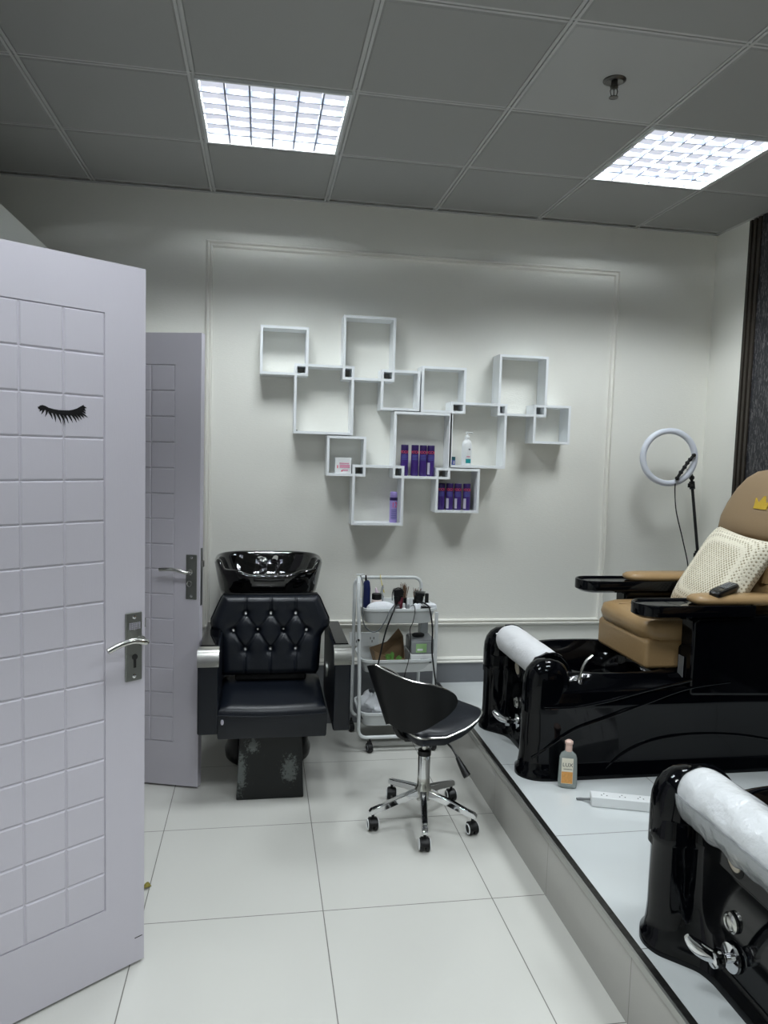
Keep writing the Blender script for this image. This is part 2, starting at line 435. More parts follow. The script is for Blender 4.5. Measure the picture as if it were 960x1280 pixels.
# sprinkler
t = thing('fire_sprinkler', 'small chrome sprinkler head hanging from the plain ceiling panel', 'sprinkler', (1.214, 2.565, ZC-.001))
MB().lathe([(.012,0),(.040,0),(.040,-.003),(.030,-.008),(.014,-.004)], n=32).build('rosette', K['sprink'], t, world=False)
MB().lathe([(.012,0),(.012,-.018),(.016,-.020),(.016,-.026),(.009,-.030)], n=6).build('body', K['sprink'], t, world=False)
m = MB(); m.tube([(-.010,0,-.026),(-.014,0,-.038),(-.010,0,-.052),(0,0,-.058)], .0018, 6); m.tube([(.010,0,-.026),(.014,0,-.038),(.010,0,-.052),(0,0,-.058)], .0018, 6)
m.cyl((0,0,-.028),(0,0,-.056),.002, n=8); m.build('yoke', K['sprink'], t, world=False)
m = MB(); m.lathe([(.004,-.056),(.016,-.058),(.016,-.060),(.004,-.062)], n=16)
m.build('deflector', K['sprink'], t, world=False)

# ------------------------------------------------------------------ doors
def door(idx, E, d, flip_lock, cell_x):
    ang = atan2(d[1], d[0])
    o = MB()
    Wd, H, T, e = .80, 2.049, .038, .004
    gx0, gz0, gz1 = .12, .2035, 1.911
    nx, nz = 5, 15; sx = .1115; sz = (gz1-gz0)/nz; gx1 = gx0+nx*sx
    o.box(0, Wd, -T, -e, 0, H)
    g = .0008
    # raised frame around the panel (front)
    o.box(0, gx0-g, -e, 0, 0, H); o.box(gx1+g, Wd, -e, 0, 0, H); o.box(gx0-g, gx1+g, -e, 0, 0, gz0-g); o.box(gx0-g, gx1+g, -e, 0, gz1+g, H)
    for i in range(nx):
        for k in range(nz):
            x0 = gx0+i*sx+g; x1 = gx0+(i+1)*sx-g; z0 = gz0+k*sz+g; z1 = gz0+(k+1)*sz-g; c = .0042
            o.loft([[(x0,-e,z0),(x1,-e,z0),(x1,-e,z1),(x0,-e,z1)], [(x0+c,0,z0+c),(x1-c,0,z0+c),(x1-c,0,z1-c),(x0+c,0,z1-c)]])
    ob = o.build('door_%d' % idx, K['door'], smooth=False)
    ob.location = (E[0], E[1], .01); ob.rotation_euler = (0,0,ang); W[ob.name] = (0,0,0); struct(ob)
    # handle plate & lever
    zc = .972
    h = MB(); h.box(.011, .062, 0, .006, zc-.101, zc+.101); hp = h.build('handle_plate', K['steel'], ob, bevel=.003)
    m = MB(); zl = zc+.022
    if idx == 1: pts = [(.018,.0,zl-.004),(.016,.035,zl-.004),(.024,.048,zl-.001),(.06,.05,zl+.008),(.10,.05,zl+.003),(.135,.048,zl-.010)]
    else: pts = [(.040,.0,zl+.002),(.040,.030,zl+.002),(.052,.045,zl+.004),(.09,.05,zl+.014),(.13,.05,zl+.016),(.168,.046,zl+.012)]
    m.tube(pts, .0085, 12, smooth=5); m.cyl((pts[0][0],.004,pts[0][2]), (pts[0][0],.014,pts[0][2]), .014)
    m.build('door_handle', K['chrome_rough'], hp)
    m = MB()
    if idx == 1:
        m.cyl((.034,.005,zc-.030),(.034,.0075,zc-.030),.0085); m.box(.030,.038,.005,.0068,zc-.062,zc-.034)
        m.build('keyhole', K['black_gap'], hp)
        m = MB()
        for i in range(6):
            for k in range(5): m.box(.0175+i*.006, .0205+i*.006, .006, .0072, zc+.052+k*.0042, zc+.0545+k*.0042)
        m.build('inlay', K['label_w'], hp)
    else:
        m.cyl((.040,.005,zc-.028),(.040,.012,zc-.028),.009); m.build('keyhole', K['steel'], hp)
        m = MB(); m.tube([(.040+.010*cos(a), .018, zc-.028+.013*sin(a)) for a in [i*pi/8 for i in range(16)]], .0018, 6, closed=True)
        m.build('key', K['chrome_rough'], hp)
    for z in (zc+.088, zc-.086):
        MB().lathe([(.006,0),(.006,.0012),(.004,.0022)], (.036,.006,z), 12, (0,1,0)).build('screw', K['chrome'], hp)
    # lock face on the leaf edge
    m = MB(); m.box(-.0015, 0, -.031, -.011, zc-.13, zc+.13); m.build('lock_plate', K['steel'], ob)
    m = MB(); m.box(-.012, 0, -.027, -.015, zc+.045, zc+.075); m.build('latch_bolt', K['chrome_rough'], ob, bevel=.002)
    # hinges
    for z in (.25, 1.05, 1.85):
        MB().cyl((Wd+.006,.002,z-.05),(Wd+.006,.002,z+.05),.007, n=12).build('hinge', K['steel'], ob)
    return ob
d1 = door(1, (-.329,2.211), (-.807,-.590), 0, 0); d1['label'] = 'near lilac panelled door with eyelash sticker, standing open'
d2 = door(2, (-.264,3.352), (-.955,.298), 1, 0); d2['label'] = 'farther lilac panelled door behind the near one, key in its lock'
m = MB(); m.box(.006,.03,0,.0006,.075,.0775); m.build('scratch', K['ink'], d1)

# eyelash decal (thin vinyl) on the near door
def lash():
    m = MB(); U = lambda x: .2975-(x-95)*.0001725; Z = lambda y: 1.6585-(y-135)*.000166
    top = [(100,215),(125,188),(160,180),(200,190),(250,215),(320,232),(400,242),(480,242),(560,238),(620,222),(680,198),(730,165),(780,135)]
    bot = [(100,238),(120,250),(150,255),(200,255),(260,285),(320,300),(390,310),(460,318),(540,318),(620,312),(690,300),(750,270),(800,200)]
    y0, y1 = .0002, .0012
    A = []; 
    for (a, b), (c, dd) in zip(top, bot): A.append([(U(a),y0,Z(b)),(U(a),y1,Z(b)),(U(c),y1,Z(dd)),(U(c),y0,Z(dd))])
    m.loft(A)
    tips = [(95,238,108,215),(115,285,140,240),(140,325,175,245),(195,360,225,250),(305,392,262,280),(350,435,325,290),(435,462,375,300),(495,475,430,300),(545,440,485,305),(610,432,545,305),(675,425,600,300),(715,402,645,300),(752,378,690,295),(795,355,720,280),(850,338,735,265),(820,272,760,240),(822,235,770,210),(835,186,775,170)]
    for tx, ty, bx, by in tips:
        dx, dy = tx-bx, ty-by; L = sqrt(dx*dx+dy*dy); nx, ny = -dy/L, dx/L; w = 19
        P = [(bx+nx*w,by+ny*w),(bx-nx*w,by-ny*w),(bx+dx*.55-nx*w*.62+dy*.05,by+dy*.55-ny*w*.62),(tx,ty),(bx+dx*.55+nx*w*.42+dy*.05,by+dy*.55+ny*w*.42)]
        n = len(P)
        m.add([(U(a),y0,Z(b)) for a,b in P]+[(U(a),y1,Z(b)) for a,b in P], [tuple(range(n)), tuple(range(2*n-1,n-1,-1))]+[(i,(i+1)%n,(i+1)%n+n,i+n) for i in range(n)])
    return m
tag(lash().build('eyelash_decal', mat('black_vinyl_decal', (16,15,17), .5), d1, smooth=False), 'black closed eyelash sticker')

# fallen leaf
m = MB()
m.grid(lambda u, v: (-.392+.030*u, 2.585+ (v-.5)*.026*sin(pi*min(1,u*1.02))+.014*u, .002+.010*sin(pi*u)*(1+.6*(v-.5))+.004*(v-.5)**2), 9, 5)
tag(m.build('fallen_leaf', K['leaf'], origin=(-.385,2.595,0), solid=.0008), 'tiny yellow-green dried leaf on the floor beside the near door', 'leaf')

# ------------------------------------------------------------------ wall cube shelves
FY, BK = 4.0, YW-.0005
cubes = {  # x0,x1,z0,z1
 'A': [(-.014,.240,1.958,2.213),(.168,.489,1.651,2.021),(.425,.710,1.948,2.290),(.637,.854,1.794,2.012)],
 'B': [(.862,1.114,1.790,2.041),(1.032,1.357,1.490,1.853),(1.302,1.588,1.788,2.126),(1.515,1.735,1.638,1.856)],
 'C': [(.962,1.213,1.236,1.485),(.716,1.041,1.423,1.789),(.493,.780,1.160,1.491),(.350,.564,1.428,1.645)]}
slab = {'A': 'linked white cube wall shelf, topmost left unit with four empty boxes',
        'B': 'linked white cube wall shelf on the right holding the white pump bottle',
        'C': 'linked white cube wall shelf, lowest unit holding purple and lavender bottles'}
for key, cs in cubes.items():
    cx = sum(c[0]+c[1] for c in cs)/8
    t = thing('cube_wall_shelf', slab[key], 'shelf', (cx, YW, min(c[2] for c in cs)), 0, 'linked cube wall shelves')
    for i, (x0,x1,z0,z1) in enumerate(cs):
        th = .0135; m = MB(); d = .0003*i
        def ring(a, y): return [(x0+a,y,z0+a),(x1-a,y,z0+a),(x1-a,y,z1-a),(x0+a,y,z1-a)]
        f = FY+d
        m.loft([ring(0,f),ring(0,BK),ring(th,BK),ring(th,f),ring(0,f)], False, False)
        b = m.build('box_frame', K['shelf'], t, smooth=False)
    for (x0,x1,z0,z1) in cs[:2]:
        m = MB(); m.box(x0+.0145, x0+.026, YW-.02, YW-.001, z0+.0145, z0+.022); m.build('bracket', K['steel'], t, smooth=False)

def shelf_bottle(x, z, y, r, h, label, group, white=0, dark=False, w=1.):
    t = thing('shampoo_bottle', label, 'bottle', (x, y, z), 0, group)
    MB().lathe([(r*.9,0),(r,.004),(r,h*.70),(r*.98,h*.705)], n=24).build('bottle_body', K['purple'] if not dark else K['purple_dk'], t, world=False)
    MB().lathe([(r*.93,h*.705),(r*.97,h*.715),(r*.97,h*.985),(r*.9,h)], n=24).build('cap', K['purple_dk'], t, world=False)
    bend_text('MOCHE', .0215, r*.99, (0,0), h*.765, -pi/2-.1, .72).build('lettering', K['red'], t, world=False, smooth=False)
    m = MB()
    for k in range(5):
        zz = h*(.66-.035*k)
        m.loft([[((r+.0005)*cos(a),(r+.0005)*sin(a),z_) for a in [-pi/2-.9+1.5*q/6 for q in range(7)]] for z_ in (zz, zz+.0022)], False, False, closed=False)
    m.build('small_print', K['bluelab'], t, world=False, smooth=False)
    if white:
        m = MB(); a0 = -pi/2+(.15 if white == 1 else -1.2)
        m.loft([[((r+.0008)*cos(a),(r+.0008)*sin(a),z_) for a in [a0+.8*q/6 for q in range(7)]] for z_ in (h*.06, h*.44)], False, False, closed=False)
        m.build('price_label', K['label_w'], t, world=False, smooth=False)
    return t
yb = 4.045
zf = 1.423+.0135
for x, l, w in ((.787,'purple bottle standing apart at the left of the upper purple row',0),(.846,'purple bottle, second from left in the upper four-bottle row',0),
                (.893,'purple bottle, third from left in the upper four-bottle row',0),(.937,'purple bottle with pale sticker, rightmost of the upper row',2)):
    shelf_bottle(x, zf, yb, .0215, .172, l, 'purple bottles in the middle cube box', w)
zf = 1.236+.0135
for x, l, w in ((1.004,'dark purple bottle without a sticker, leftmost in the lowest right cube',0),(1.053,'purple bottle with pale print, second from left in the lowest right cube',2),
                (1.101,'purple bottle with pale print, third from left in the lowest right cube',2),(1.153,'purple bottle with a tall pale sticker, rightmost in the lowest right cube',2)):
    shelf_bottle(x, zf, yb, .0215, .150, l, 'purple bottles in the lowest right cube box', w)
# lavender bottle
zf = 1.160+.0135
t = thing('hair_spray_bottle', 'lavender bottle with dark band and pink number in lower left cube', 'bottle', (.733, yb, zf))
MB().lathe([(.019,0),(.0215,.004),(.0215,.128),(.020,.130)], n=24).build('bottle_body', K['lav'], t, world=False)
MB().lathe([(.0222,.124),(.0222,.140)], n=24).build('band', K['purple_dk'], t, world=False)
MB().lathe([(.020,.140),(.021,.142),(.020,.168),(.016,.172)], n=24).build('cap', K['lav'], t, world=False)
bend_text('12', .042, .0218, (0,0), .098, -pi/2+.1, .8).build('lettering', K['red'], t, world=False, smooth=False)
m = MB()
for k in range(7):
    zz = .070-.008*k
    m.loft([[(.0219*cos(a),.0219*sin(a),z_) for a in [-pi/2-.8+1.6*q/6 for q in range(7)]] for z_ in (zz, zz+.003)], False, False, closed=False)
m.build('small_print', K['bluelab'], t, world=False, smooth=False)
# pump bottle
zf = 1.490+.0135
t = thing('pump_bottle', 'white pump bottle with teal label in the right-hand cube', 'bottle', (1.143, yb, zf))
MB().lathe([(.026,0),(.029,.004),(.029,.105),(.0275,.122),(.022,.136),(.014,.144),(.012,.146)], n=28, sx=1.0, sy=.85).build('bottle_body', K['white'], t, world=False)
m = MB().lathe([(.013,.146),(.0135,.147),(.0135,.162),(.010,.166),(.005,.168),(.0045,.180),(.009,.181),(.009,.186),(.003,.188)], n=20)
m.tube([(0,0,.184),(.022,-.004,.184),(.030,-.005,.181)], .0035, 8); m.build('pump', K['white'], t, world=False)
def patch(r, sy, a0, a1, z0, z1, mtl, name, par, n=9):
    m = MB(); m.loft([[(r*cos(a), r*sy*sin(a), z_) for a in [a0+(a1-a0)*q/(n-1) for q in range(n)]] for z_ in (z0, z1)], False, False, closed=False)
    return m.build(name, mtl, par, world=False, smooth=False)
patch(.0296,.85,-pi/2-.35,-pi/2+.75,.012,.036,K['teal'],'teal_label',t)
patch(.0296,.85,-pi/2-.2,-pi/2+.55,.046,.052,K['pinkp'],'pink_label',t)
patch(.0296,.85,-pi/2+.15,-pi/2+.55,.086,.094,K['greyp'],'print_mark',t)
# vial
t = thing('small_vial', 'tiny blue and teal capped vial left of the pump bottle', 'bottle', (1.066, yb-.01, zf))
MB().lathe([(.010,0),(.0105,.002),(.0105,.026),(.009,.028)], n=16).build('vial_body', K['bluelab'], t, world=False)
MB().lathe([(.0108,.028),(.0108,.045),(.009,.046)], n=16).build('cap', K['tealdk'], t, world=False)
patch(.0109,1,-pi/2-.3,-pi/2+.4,.006,.022,K['label_w'],'vial_label',t)
# small pink-and-white box
zf = 1.428+.0135
t = thing('cosmetic_box', 'small white cosmetics box with pink print in the small left cube', 'box', (.443, yb, zf))
MB().box(-.044,.044,-.025,.025,0,.086).build('carton', K['white'], t, world=False, bevel=.001)
m = MB()
m.box(-.022,.032,-.0262,-.0252,.052,.058); m.box(-.020,.036,-.0262,-.0252,.030,.048); m.box(-.004,.026,-.0262,-.0252,.014,.022)
m.build('pink_print', K['pinkp'], t, world=False, smooth=False)
for bx in ((-.034,-.028,-.0262,-.0252,.028,.044),(-.010,-.003,-.0262,-.0252,.010,.018)):
    m = MB(); m.box(*bx); m.build('dark_print', K['red'], t, world=False, smooth=False)

# ------------------------------------------------------------------ wall socket
t = thing('wall_socket', 'white double socket plate on the wall behind the trolley', 'socket', (.600, YW, .49))
MB().box(-.085,.085,-.010,0,-.04,.04).build('plate', K['white'], t, world=False, bevel=.003)
for dx in (-.045, .045):
    for a, b in ((-.010,.006),(.010,.006),(0,-.012)):
        m = MB(); m.box(dx+a-.002, dx+a+.002, -.0108, -.010, b-.007, b+.007); m.build('socket_hole', K['black_gap'], t, world=False, smooth=False)

# ------------------------------------------------------------------ shampoo chair
def superring(cx, cy, z, rx, ry, n, p=2.6, zf=None):
    r = []
    for k in range(n):
        a = 2*pi*k/n; c, s_ = cos(a), sin(a)
        x = rx*math.copysign(abs(c)**(2/p), c); y = ry*math.copysign(abs(s_)**(2/p), s_)
        r.append((cx+x, cy+y, (zf(a) if zf else z)))
    return r
CX = .062
t = thing('shampoo_chair', 'black tufted backwash chair with glossy black basin beside the far door', 'salon chair', (CX, 3.5, 0))
m = MB(); m.lathe([(.19,0),(.215,.004),(.218,.04),(.205,.07),(.200,.33),(.19,.34)], (CX-.005,3.735,0), 40); m.box(CX-.16,CX+.16,3.74,4.0,.0,.60)
m.build('pedestal', K['black'], t, bevel=.012)
m = MB(); m.box(CX-.13,CX+.13,3.80,4.0,.55,.86); m.build('basin_support', K['black'], t, bevel=.02)
# foot panel
m = MB(); m.loft([[(CX-.149,3.222,.0),(CX+.150,3.222,.0),(CX+.145,3.50,.0),(CX-.145,3.50,.0)], [(CX-.137,3.245,.305),(CX+.137,3.245,.305),(CX+.137,3.50,.305),(CX-.137,3.50,.305)]])
m.build('foot_panel', K['scuff'], t, bevel=.006)
# seat
def seat_fn(m):
    rings = []
    for z, ins in ((.292,.004),(.30,0),(.395,-.004),(.418,.002),(.434,.016),(.442,.04)):
        x0, x1, y0, y1 = CX-.232+ins, CX+.243-ins, 3.196+ins, 3.64-ins
        pts = []
        for i in range(12): pts.append((x0+(x1-x0)*i/12, y0-(.010*sin(pi*i/12) if z > .33 else 0), z-(.004*sin(pi*i/12) if z > .4 else 0)))
        for i in range(6): pts.append((x1, y0+(y1-y0)*i/6, z+.010*i/6*(z > .4)))
        for i in range(12): pts.append((x1-(x1-x0)*i/12, y1, z+.010*(z > .4)))
        for i in range(6): pts.append((x0, y1-(y1-y0)*i/6, z+.010*(1-i/6)*(z > .4)))
        rings.append(pts)
    return m.loft(rings)
st = seat_fn(MB()).build('seat', K['vinyl'], t, angle=60)
m = MB(); m.tube([(CX-.232,3.192,.402),(CX-.1,3.184,.395),(CX+.1,3.184,.395),(CX+.243,3.192,.400)], .003, 8, smooth=6); m.build('piping', K['vinyl'], st)
m = MB(); m.sphere((CX-.212,3.190,.372), .007, 10, (1,.4,2)); m.build('tear', K['label_w'], st)
# armrests
for sgn, x0, x1, zt in ((-1,-.256,-.168,.69),(1,.334,.408,.692)):
    m = MB()
    prof = [(3.185,.318),(3.178,.62),(3.190,.672),(3.24,.690),(3.62,.690),(3.72,.655),(3.72,.34),(3.66,.318)]
    m.loft([[(x, y, z) for y, z in prof] for x in (x0, x1)])
    a = m.build('armrest', K['vinyl'], t, bevel=.008)
    m = MB(); pr2 = [(3.1745,.622),(3.1865,.676),(3.205,.692),(3.235,.698),(3.235,.690),(3.206,.684),(3.193,.670),(3.183,.622)]
    m.loft([[(x, y, z) for y, z in pr2] for x in (x0-.002, x1+.002)]); m.build('chrome_cap', K['chrome_rough'], a, angle=50)
    m = MB(); m.box(x0+.006,x1-.006,3.24,3.68,.690,.702); m.build('arm_top', K['black'], a, bevel=.005)
m = MB(); m.cyl((.337,3.52,.50),(.325,3.52,.50),.036, n=28); m.build('pivot_cover', K['steel'], t)
# backrest
btn = []
def bk_half(z): return lerp_table([(.480,.222),(.50,.232),(.66,.243),(.69,.262),(.708,.282),(.74,.283),(.845,.236),(.855,.228)], z)
BX = .058
for yy, xs_ in ((767,(307,338,369)),(787,(292,322,354,383)),(810,(253/3.767+240,338,369.3))):
    zb = {767:.770,787:.690,810:.600}[yy]
    for xx in xs_: btn.append((BX+(xx-338)*.00387, zb))
def bk_y(x, z):
    base = 3.535+.17*(z-.48)
    h = bk_half(z); e = min(1, (h-abs(x-BX))/.045); ez = min(1, (z-.478)/.04, (.857-z)/.03); e = max(0, min(e, ez))
    y = base-.045*sqrt(max(0, 1-(1-e)**2))
    for bx, bz in btn:
        d2 = (x-bx)**2+(z-bz)**2
        y += .015*math.exp(-d2/(.013**2))+.010*math.exp(-d2/(.035**2))
    # diagonal creases
    for i, (ax, az) in enumerate(btn):
        for bx, bz in btn[i+1:]:
            if abs(az-bz) > .05 and abs(az-bz) < .12 and abs(ax-bx) < .09:
                dx, dz = bx-ax, bz-az; L2 = dx*dx+dz*dz; tt = max(0, min(1, ((x-ax)*dx+(z-az)*dz)/L2)); dd = (x-ax-tt*dx)**2+(z-az-tt*dz)**2
                y += .007*math.exp(-dd/(.006**2))
    for bx, bz in btn:
        if (bz > .75 and z > bz) or (bz < .62 and z < bz): y += .005*math.exp(-((x-bx)**2)/(.0045**2))
    return y
def bf(u, v):
    z = .480+.375*v; x = BX+(2*u-1)*bk_half(z); return (x, bk_y(x, z), z)
m = MB(); m.grid(bf, 110, 80)
br = m.build('backrest', K['vinyl'], t, angle=80)
m = MB(); zs_ = [.480+.375*i/30 for i in range(31)]
ringf = [(BX-bk_half(z), 3.535+.17*(z-.48), z) for z in zs_]+[(BX+bk_half(z), 3.535+.17*(z-.48), z) for z in reversed(zs_)]
m.loft([ringf, [(x, y+.05, z) for x, y, z in ringf]], False, True); m.build('back_shell', K['vinyl_dark'], br, angle=50)
m = MB(); m.tube(ringf, .0045, 8, closed=True); m.build('piping', K['vinyl_dark'], br)
for bx, bz in btn:
    y = bk_y(bx, bz)
    m = MB(); m.lathe([(.012,-.002),(.0135,.004),(.0105,.010),(.004,.0115)], (bx,y,bz), 8, (0,-1,.1)); m.build('crystal_button', K['crystal'], br, angle=10)
m = MB(); m.box(CX-.17,CX+.17,3.52,3.62,.452,.49); m.build('back_bracket', K['plastic_black'], t, bevel=.008)
# basin
def basin():
    N = 72; bc = (.047, 3.845); rings = []
    def hz(a, top):   # height factor: front (a=-90deg) is lower with a neck notch
        f = max(0, -sin(a)); x = cos(a)
        low = 1/(1+math.exp(-(f-.60)*26))
        notch = math.exp(-(x/.30)**4)*(1 if sin(a) < 0 else 0)
        horn = math.exp(-((f-.44)/.13)**2)
        return top-.030*low-.022*notch*low+.014*horn
    N = 96
    for z, rx, ry in ((.835,.240,.215),(.86,.248,.224),(.91,.258,.238),(.95,.267,.246)): rings.append(superring(*bc, z, rx, ry, N, 3.4))
    rings[-1] = superring(*bc, 0, .267, .246, N, 3.4, lambda a: hz(a, 1.0)-.04)
    for dz, rx, ry in ((-.012,.272,.250),(0,.270,.248),(.003,.262,.240),(-.002,.253,.231),(-.02,.247,.225)):
        rings.append(superring(*bc, 0, rx, ry, N, 3.4, lambda a, dz=dz: hz(a, 1.0)+dz))
    for z, rx, ry in ((.90,.225,.203),(.865,.19,.17),(.85,.10,.09)): rings.append(superring(*bc, z, rx, ry, N, 3.0))
    return MB().loft(rings)
bs = basin().build('basin', K['black_ceramic'], t, angle=70)
m = MB(); 
m.grid(lambda u, v: (.047+(u-.5)*.15, 3.612-.02*sin(pi*v)+.002,   .952-.045*v-.012*cos((u-.5)*pi)*(1-v)*1.0), 16, 8)
m.build('neck_rest', K['rubber'], bs, solid=.014)
m = MB(); m.cyl((.02,3.96,.865),(.02,3.96,.955),.022); m.sphere((.02,3.95,.965),.024,12); m.tube([(.02,3.95,.975),(.005,3.92,.990),(-.01,3.88,.988)],.008,10,smooth=4)
m.build('mixer_tap', K['chrome'], bs)
m = MB(); m.tube([(.09,3.97,.86),(.095,3.97,.95),(.085,3.93,.985),(.075,3.87,.975)], lambda q: .010+.008*q, 12, smooth=5); m.build('spray_head', K['chrome'], bs)
m = MB(); m.tube([(.09,3.97,.87),(.14,3.93,.88),(.12,3.85,.87),(.06,3.86,.87)],.007,8,smooth=6); m.build('hose', K['steel'], bs)

# ------------------------------------------------------------------ saddle stool
SX, SY = .700, 2.950
t = thing('saddle_stool', 'black wheeled saddle stool with low curved backrest and chrome base', 'stool', (SX, SY, 0))
cast = [(.480,2.905),(.660,2.725),(.884,2.826),(.871,3.125),(.606,3.170)]
m = MB(); m.lathe([(.020,.10),(.034,.105),(.036,.15),(.027,.165),(.026,.20)], (SX,SY,0), 24); hub = m.build('hub', K['chrome_rough'], t)
for i, (cx, cy) in enumerate(cast):
    d = Vector((cx-SX, cy-SY, 0)); L = d.length; d.normalize(); pz = Vector((-d.y, d.x, 0))
    def sec(s, w, z0, z1):
        c = Vector((SX, SY, 0))+d*s
        return [tuple(c+pz*(-w)+Vector((0,0,z0))), tuple(c+pz*w+Vector((0,0,z0))), tuple(c+pz*(w*.85)+Vector((0,0,z1*.97+z0*.03))), tuple(c+pz*(w*.4)+Vector((0,0,z1))), tuple(c-pz*(w*.4)+Vector((0,0,z1))), tuple(c-pz*(w*.85)+Vector((0,0,z1*.97+z0*.03)))]
    m = MB().loft([sec(.02,.017,.118,.152), sec(L*.5,.015,.100,.128), sec(L*.85,.014,.078,.104), sec(L+.008,.014,.070,.093), sec(L+.018,.010,.072,.084)])
    m.build('leg', K['chrome'], t, bevel=.003, seg=2)
    a = (.05,-.1,.2,.1,-.15)[i]; ax = Vector((cos(a), sin(a), 0)); c = Vector((cx, cy, .026))
    m = MB()
    for sg in (-1, 1): m.lathe([(.004,.0),(.023,.001),(.0255,.004),(.0255,.013),(.023,.017),(.004,.018)], c+ax*(.003 if sg > 0 else -.003), 24, ax*sg)
    m.cyl((cx,cy,.052),(cx,cy,.075),.006, n=10); wh = m.build('caster', K['rubber'], t)
    for sg in (-1, 1): m = MB(); m.tube([c+ax*sg*.021+Vector((-ax.y, ax.x, 0)  )*.0195*cos(q)+Vector((0,0,.0195*sin(q))) for q in [k*pi/10 for k in range(20)]], .0030, 6, closed=True); m.build('wheel_ring', K['white'], wh)
    f = ax.cross(Vector((0,0,1)))
    m = MB(); m.loft([[tuple(c+ax*s_*.0150+f*.029*cos(q)+Vector((0,0,.029*sin(q)))) for q in [pi*.02+k*pi*.96/12 for k in range(13)]]+[tuple(c+ax*s_*.0150+f*.0265*cos(q)+Vector((0,0,.0265*sin(q)))) for q in [pi*.98-k*pi*.96/12 for k in range(13)]] for s_ in (-1, 1)])
    m.build('caster_hood', K['plastic_black'], wh, angle=50)
m = MB().lathe([(.026,.15),(.026,.300),(.024,.305)], (SX,SY,0), 28); m.build('gas_cylinder', K['chrome'], t)
m = MB().lathe([(.028,.296),(.028,.316),(.022,.320)], (SX,SY,0), 24); m.build('collar', K['plastic_black'], t)
m = MB().cyl((SX,SY,.31),(SX,SY,.40),.0145, n=20); m.build('piston', K['chrome_rough'], t)
m = MB(); m.box(SX-.10,SX+.07,SY-.06,SY+.06,.376,.398); m.build('seat_plate', K['plastic_black'], t, bevel=.006)
m = MB(); m.tube([(SX+.05,SY-.03,.385),(SX+.09,SY-.08,.36),(SX+.115,SY-.115,.32)],.004,8,smooth=4); lv = m.build('lift_lever', K['plastic_black'], t)
m = MB(); m.tube([(SX+.112,SY-.11,.325),(SX+.125,SY-.128,.300),(SX+.142,SY-.148,.268),(SX+.146,SY-.153,.262)], lambda q: .008+.008*min(1,q*1.6), 12); m.build('lever_grip', K['plastic_black'], lv)
# saddle seat: local frame, facing direction
fa = .565; F = Vector((cos(fa), sin(fa), 0)); Sd = Vector((-sin(fa), cos(fa), 0)); C0 = Vector((SX+.012, SY+.006, 0))
def seatpt(u, v, dz=0, sc=1.):   # u along facing -1..1 , v side -1..1
    x = (u*.202 if u > 0 else u*.125)*sc; y = v*(.110+.070*max(-.5, min(1, u)))*sc
    z = .428+.055*max(0,u)**1.6-.022*(v**2)*(1-max(0,u)**1.5)+.016*abs(v)**3*max(0,u)
    return C0+F*x+Sd*y+Vector((0,0,z+dz))
def disk(n=48, rr=10):
    P = []
    for i in range(rr+1):
        r = i/rr; row = []
        for k in range(n):
            a = 2*pi*k/n; c, s_ = cos(a), sin(a); p = 4.2
            row.append((r*math.copysign(abs(c)**(2/p), c), r*math.copysign(abs(s_)**(2/p), s_)))
        P.append(row)
    return P
m = MB(); Dk = disk(); rings = [[seatpt(u, v, .012*(1-(i/10)**6)) for u, v in row] for i, row in enumerate(Dk)]
rings += [[seatpt(u, v, -.020, 1.0) for u, v in Dk[-1]], [seatpt(u, v, -.040, .93) for u, v in Dk[-1]], [seatpt(u, v, -.045, .5) for u, v in Dk[-1]]]
m.loft(rings[1:]); st = m.build('seat', K['vinyl'], t, angle=60)
m = MB(); m.tube([seatpt(u, v, -.004, 1.012) for u, v in Dk[-1]], .0048, 8, closed=True); m.build('chrome_piping', K['chrome_rough'], st)
# backrest shell: s 0 back centre .. 1 wing end (near side, mirrored to far side)
def bplan(s, q, side):      # q 0 bottom .. 1 top
    a = s*1.647
    return -(.162+.108*q)*cos(a)+.02*s, -(.12+.098*q)*sin(a)*side
ztop = [(0,.722),(.15,.705),(.4,.673),(.6,.655),(.75,.632),(.87,.607),(.95,.585),(1,.555)]
zbot = [(0,.462),(.2,.440),(.4,.429),(.6,.448),(.75,.474),(.87,.492),(.95,.510),(1,.530)]
C1 = Vector((.688, 2.976, 0))
def bpt(w, q, off=0):      # w -1..1 (near -, far +)
    s = abs(w); side = 1 if w < 0 else -1
    zt, zb = lerp_table(ztop, s), lerp_table(zbot, s); z = zb+(zt-zb)*q
    qq = (z-.40)/.30; x, y = bplan(s, qq, side)
    r = sqrt(x*x+y*y); x *= (1-off/r); y *= (1-off/r)
    return C1+F*x+Sd*y+Vector((0,0,z))
nw, nq = 61, 18
m = MB(); th = .022
m.grid(lambda u, q: bpt(2*u-1, q, 0), nw, nq)
m.grid(lambda u, q: bpt(2*u-1, .02+.96*q, th+.010*sin(pi*q)), nw, nq)
edge = [bpt(-1+2*i/(nw-1), 1, 0) for i in range(nw)]+[bpt(1-2*i/(nw-1), 0, 0) for i in range(nw)]
edi = [bpt(-1+2*i/(nw-1), .98, th) for i in range(nw)]+[bpt(1-2*i/(nw-1), .02, th) for i in range(nw)]
m.loft([edge, edi], False, False)
bk = m.build('backrest', K['vinyl_dark'], t, angle=60)
m = MB(); m.tube([(a+b)/2 for a, b in zip(edge, edi)][:nw], .0055, 8); m.build('chrome_piping', K['chrome_rough'], bk); m = MB(); m.tube([(a+b)/2 for a, b in zip(edge, edi)][nw:], .004, 8); m.build('chrome_piping', K['chrome_rough'], bk)
m = MB(); m.tube([(SX-.02,SY,.388),(SX-.10,SY-.045,.392),(SX-.135,SY-.055,.43),(SX-.150,SY-.060,.50)], .012, 10, smooth=4); m.build('back_bracket', K['plastic_black'], t)

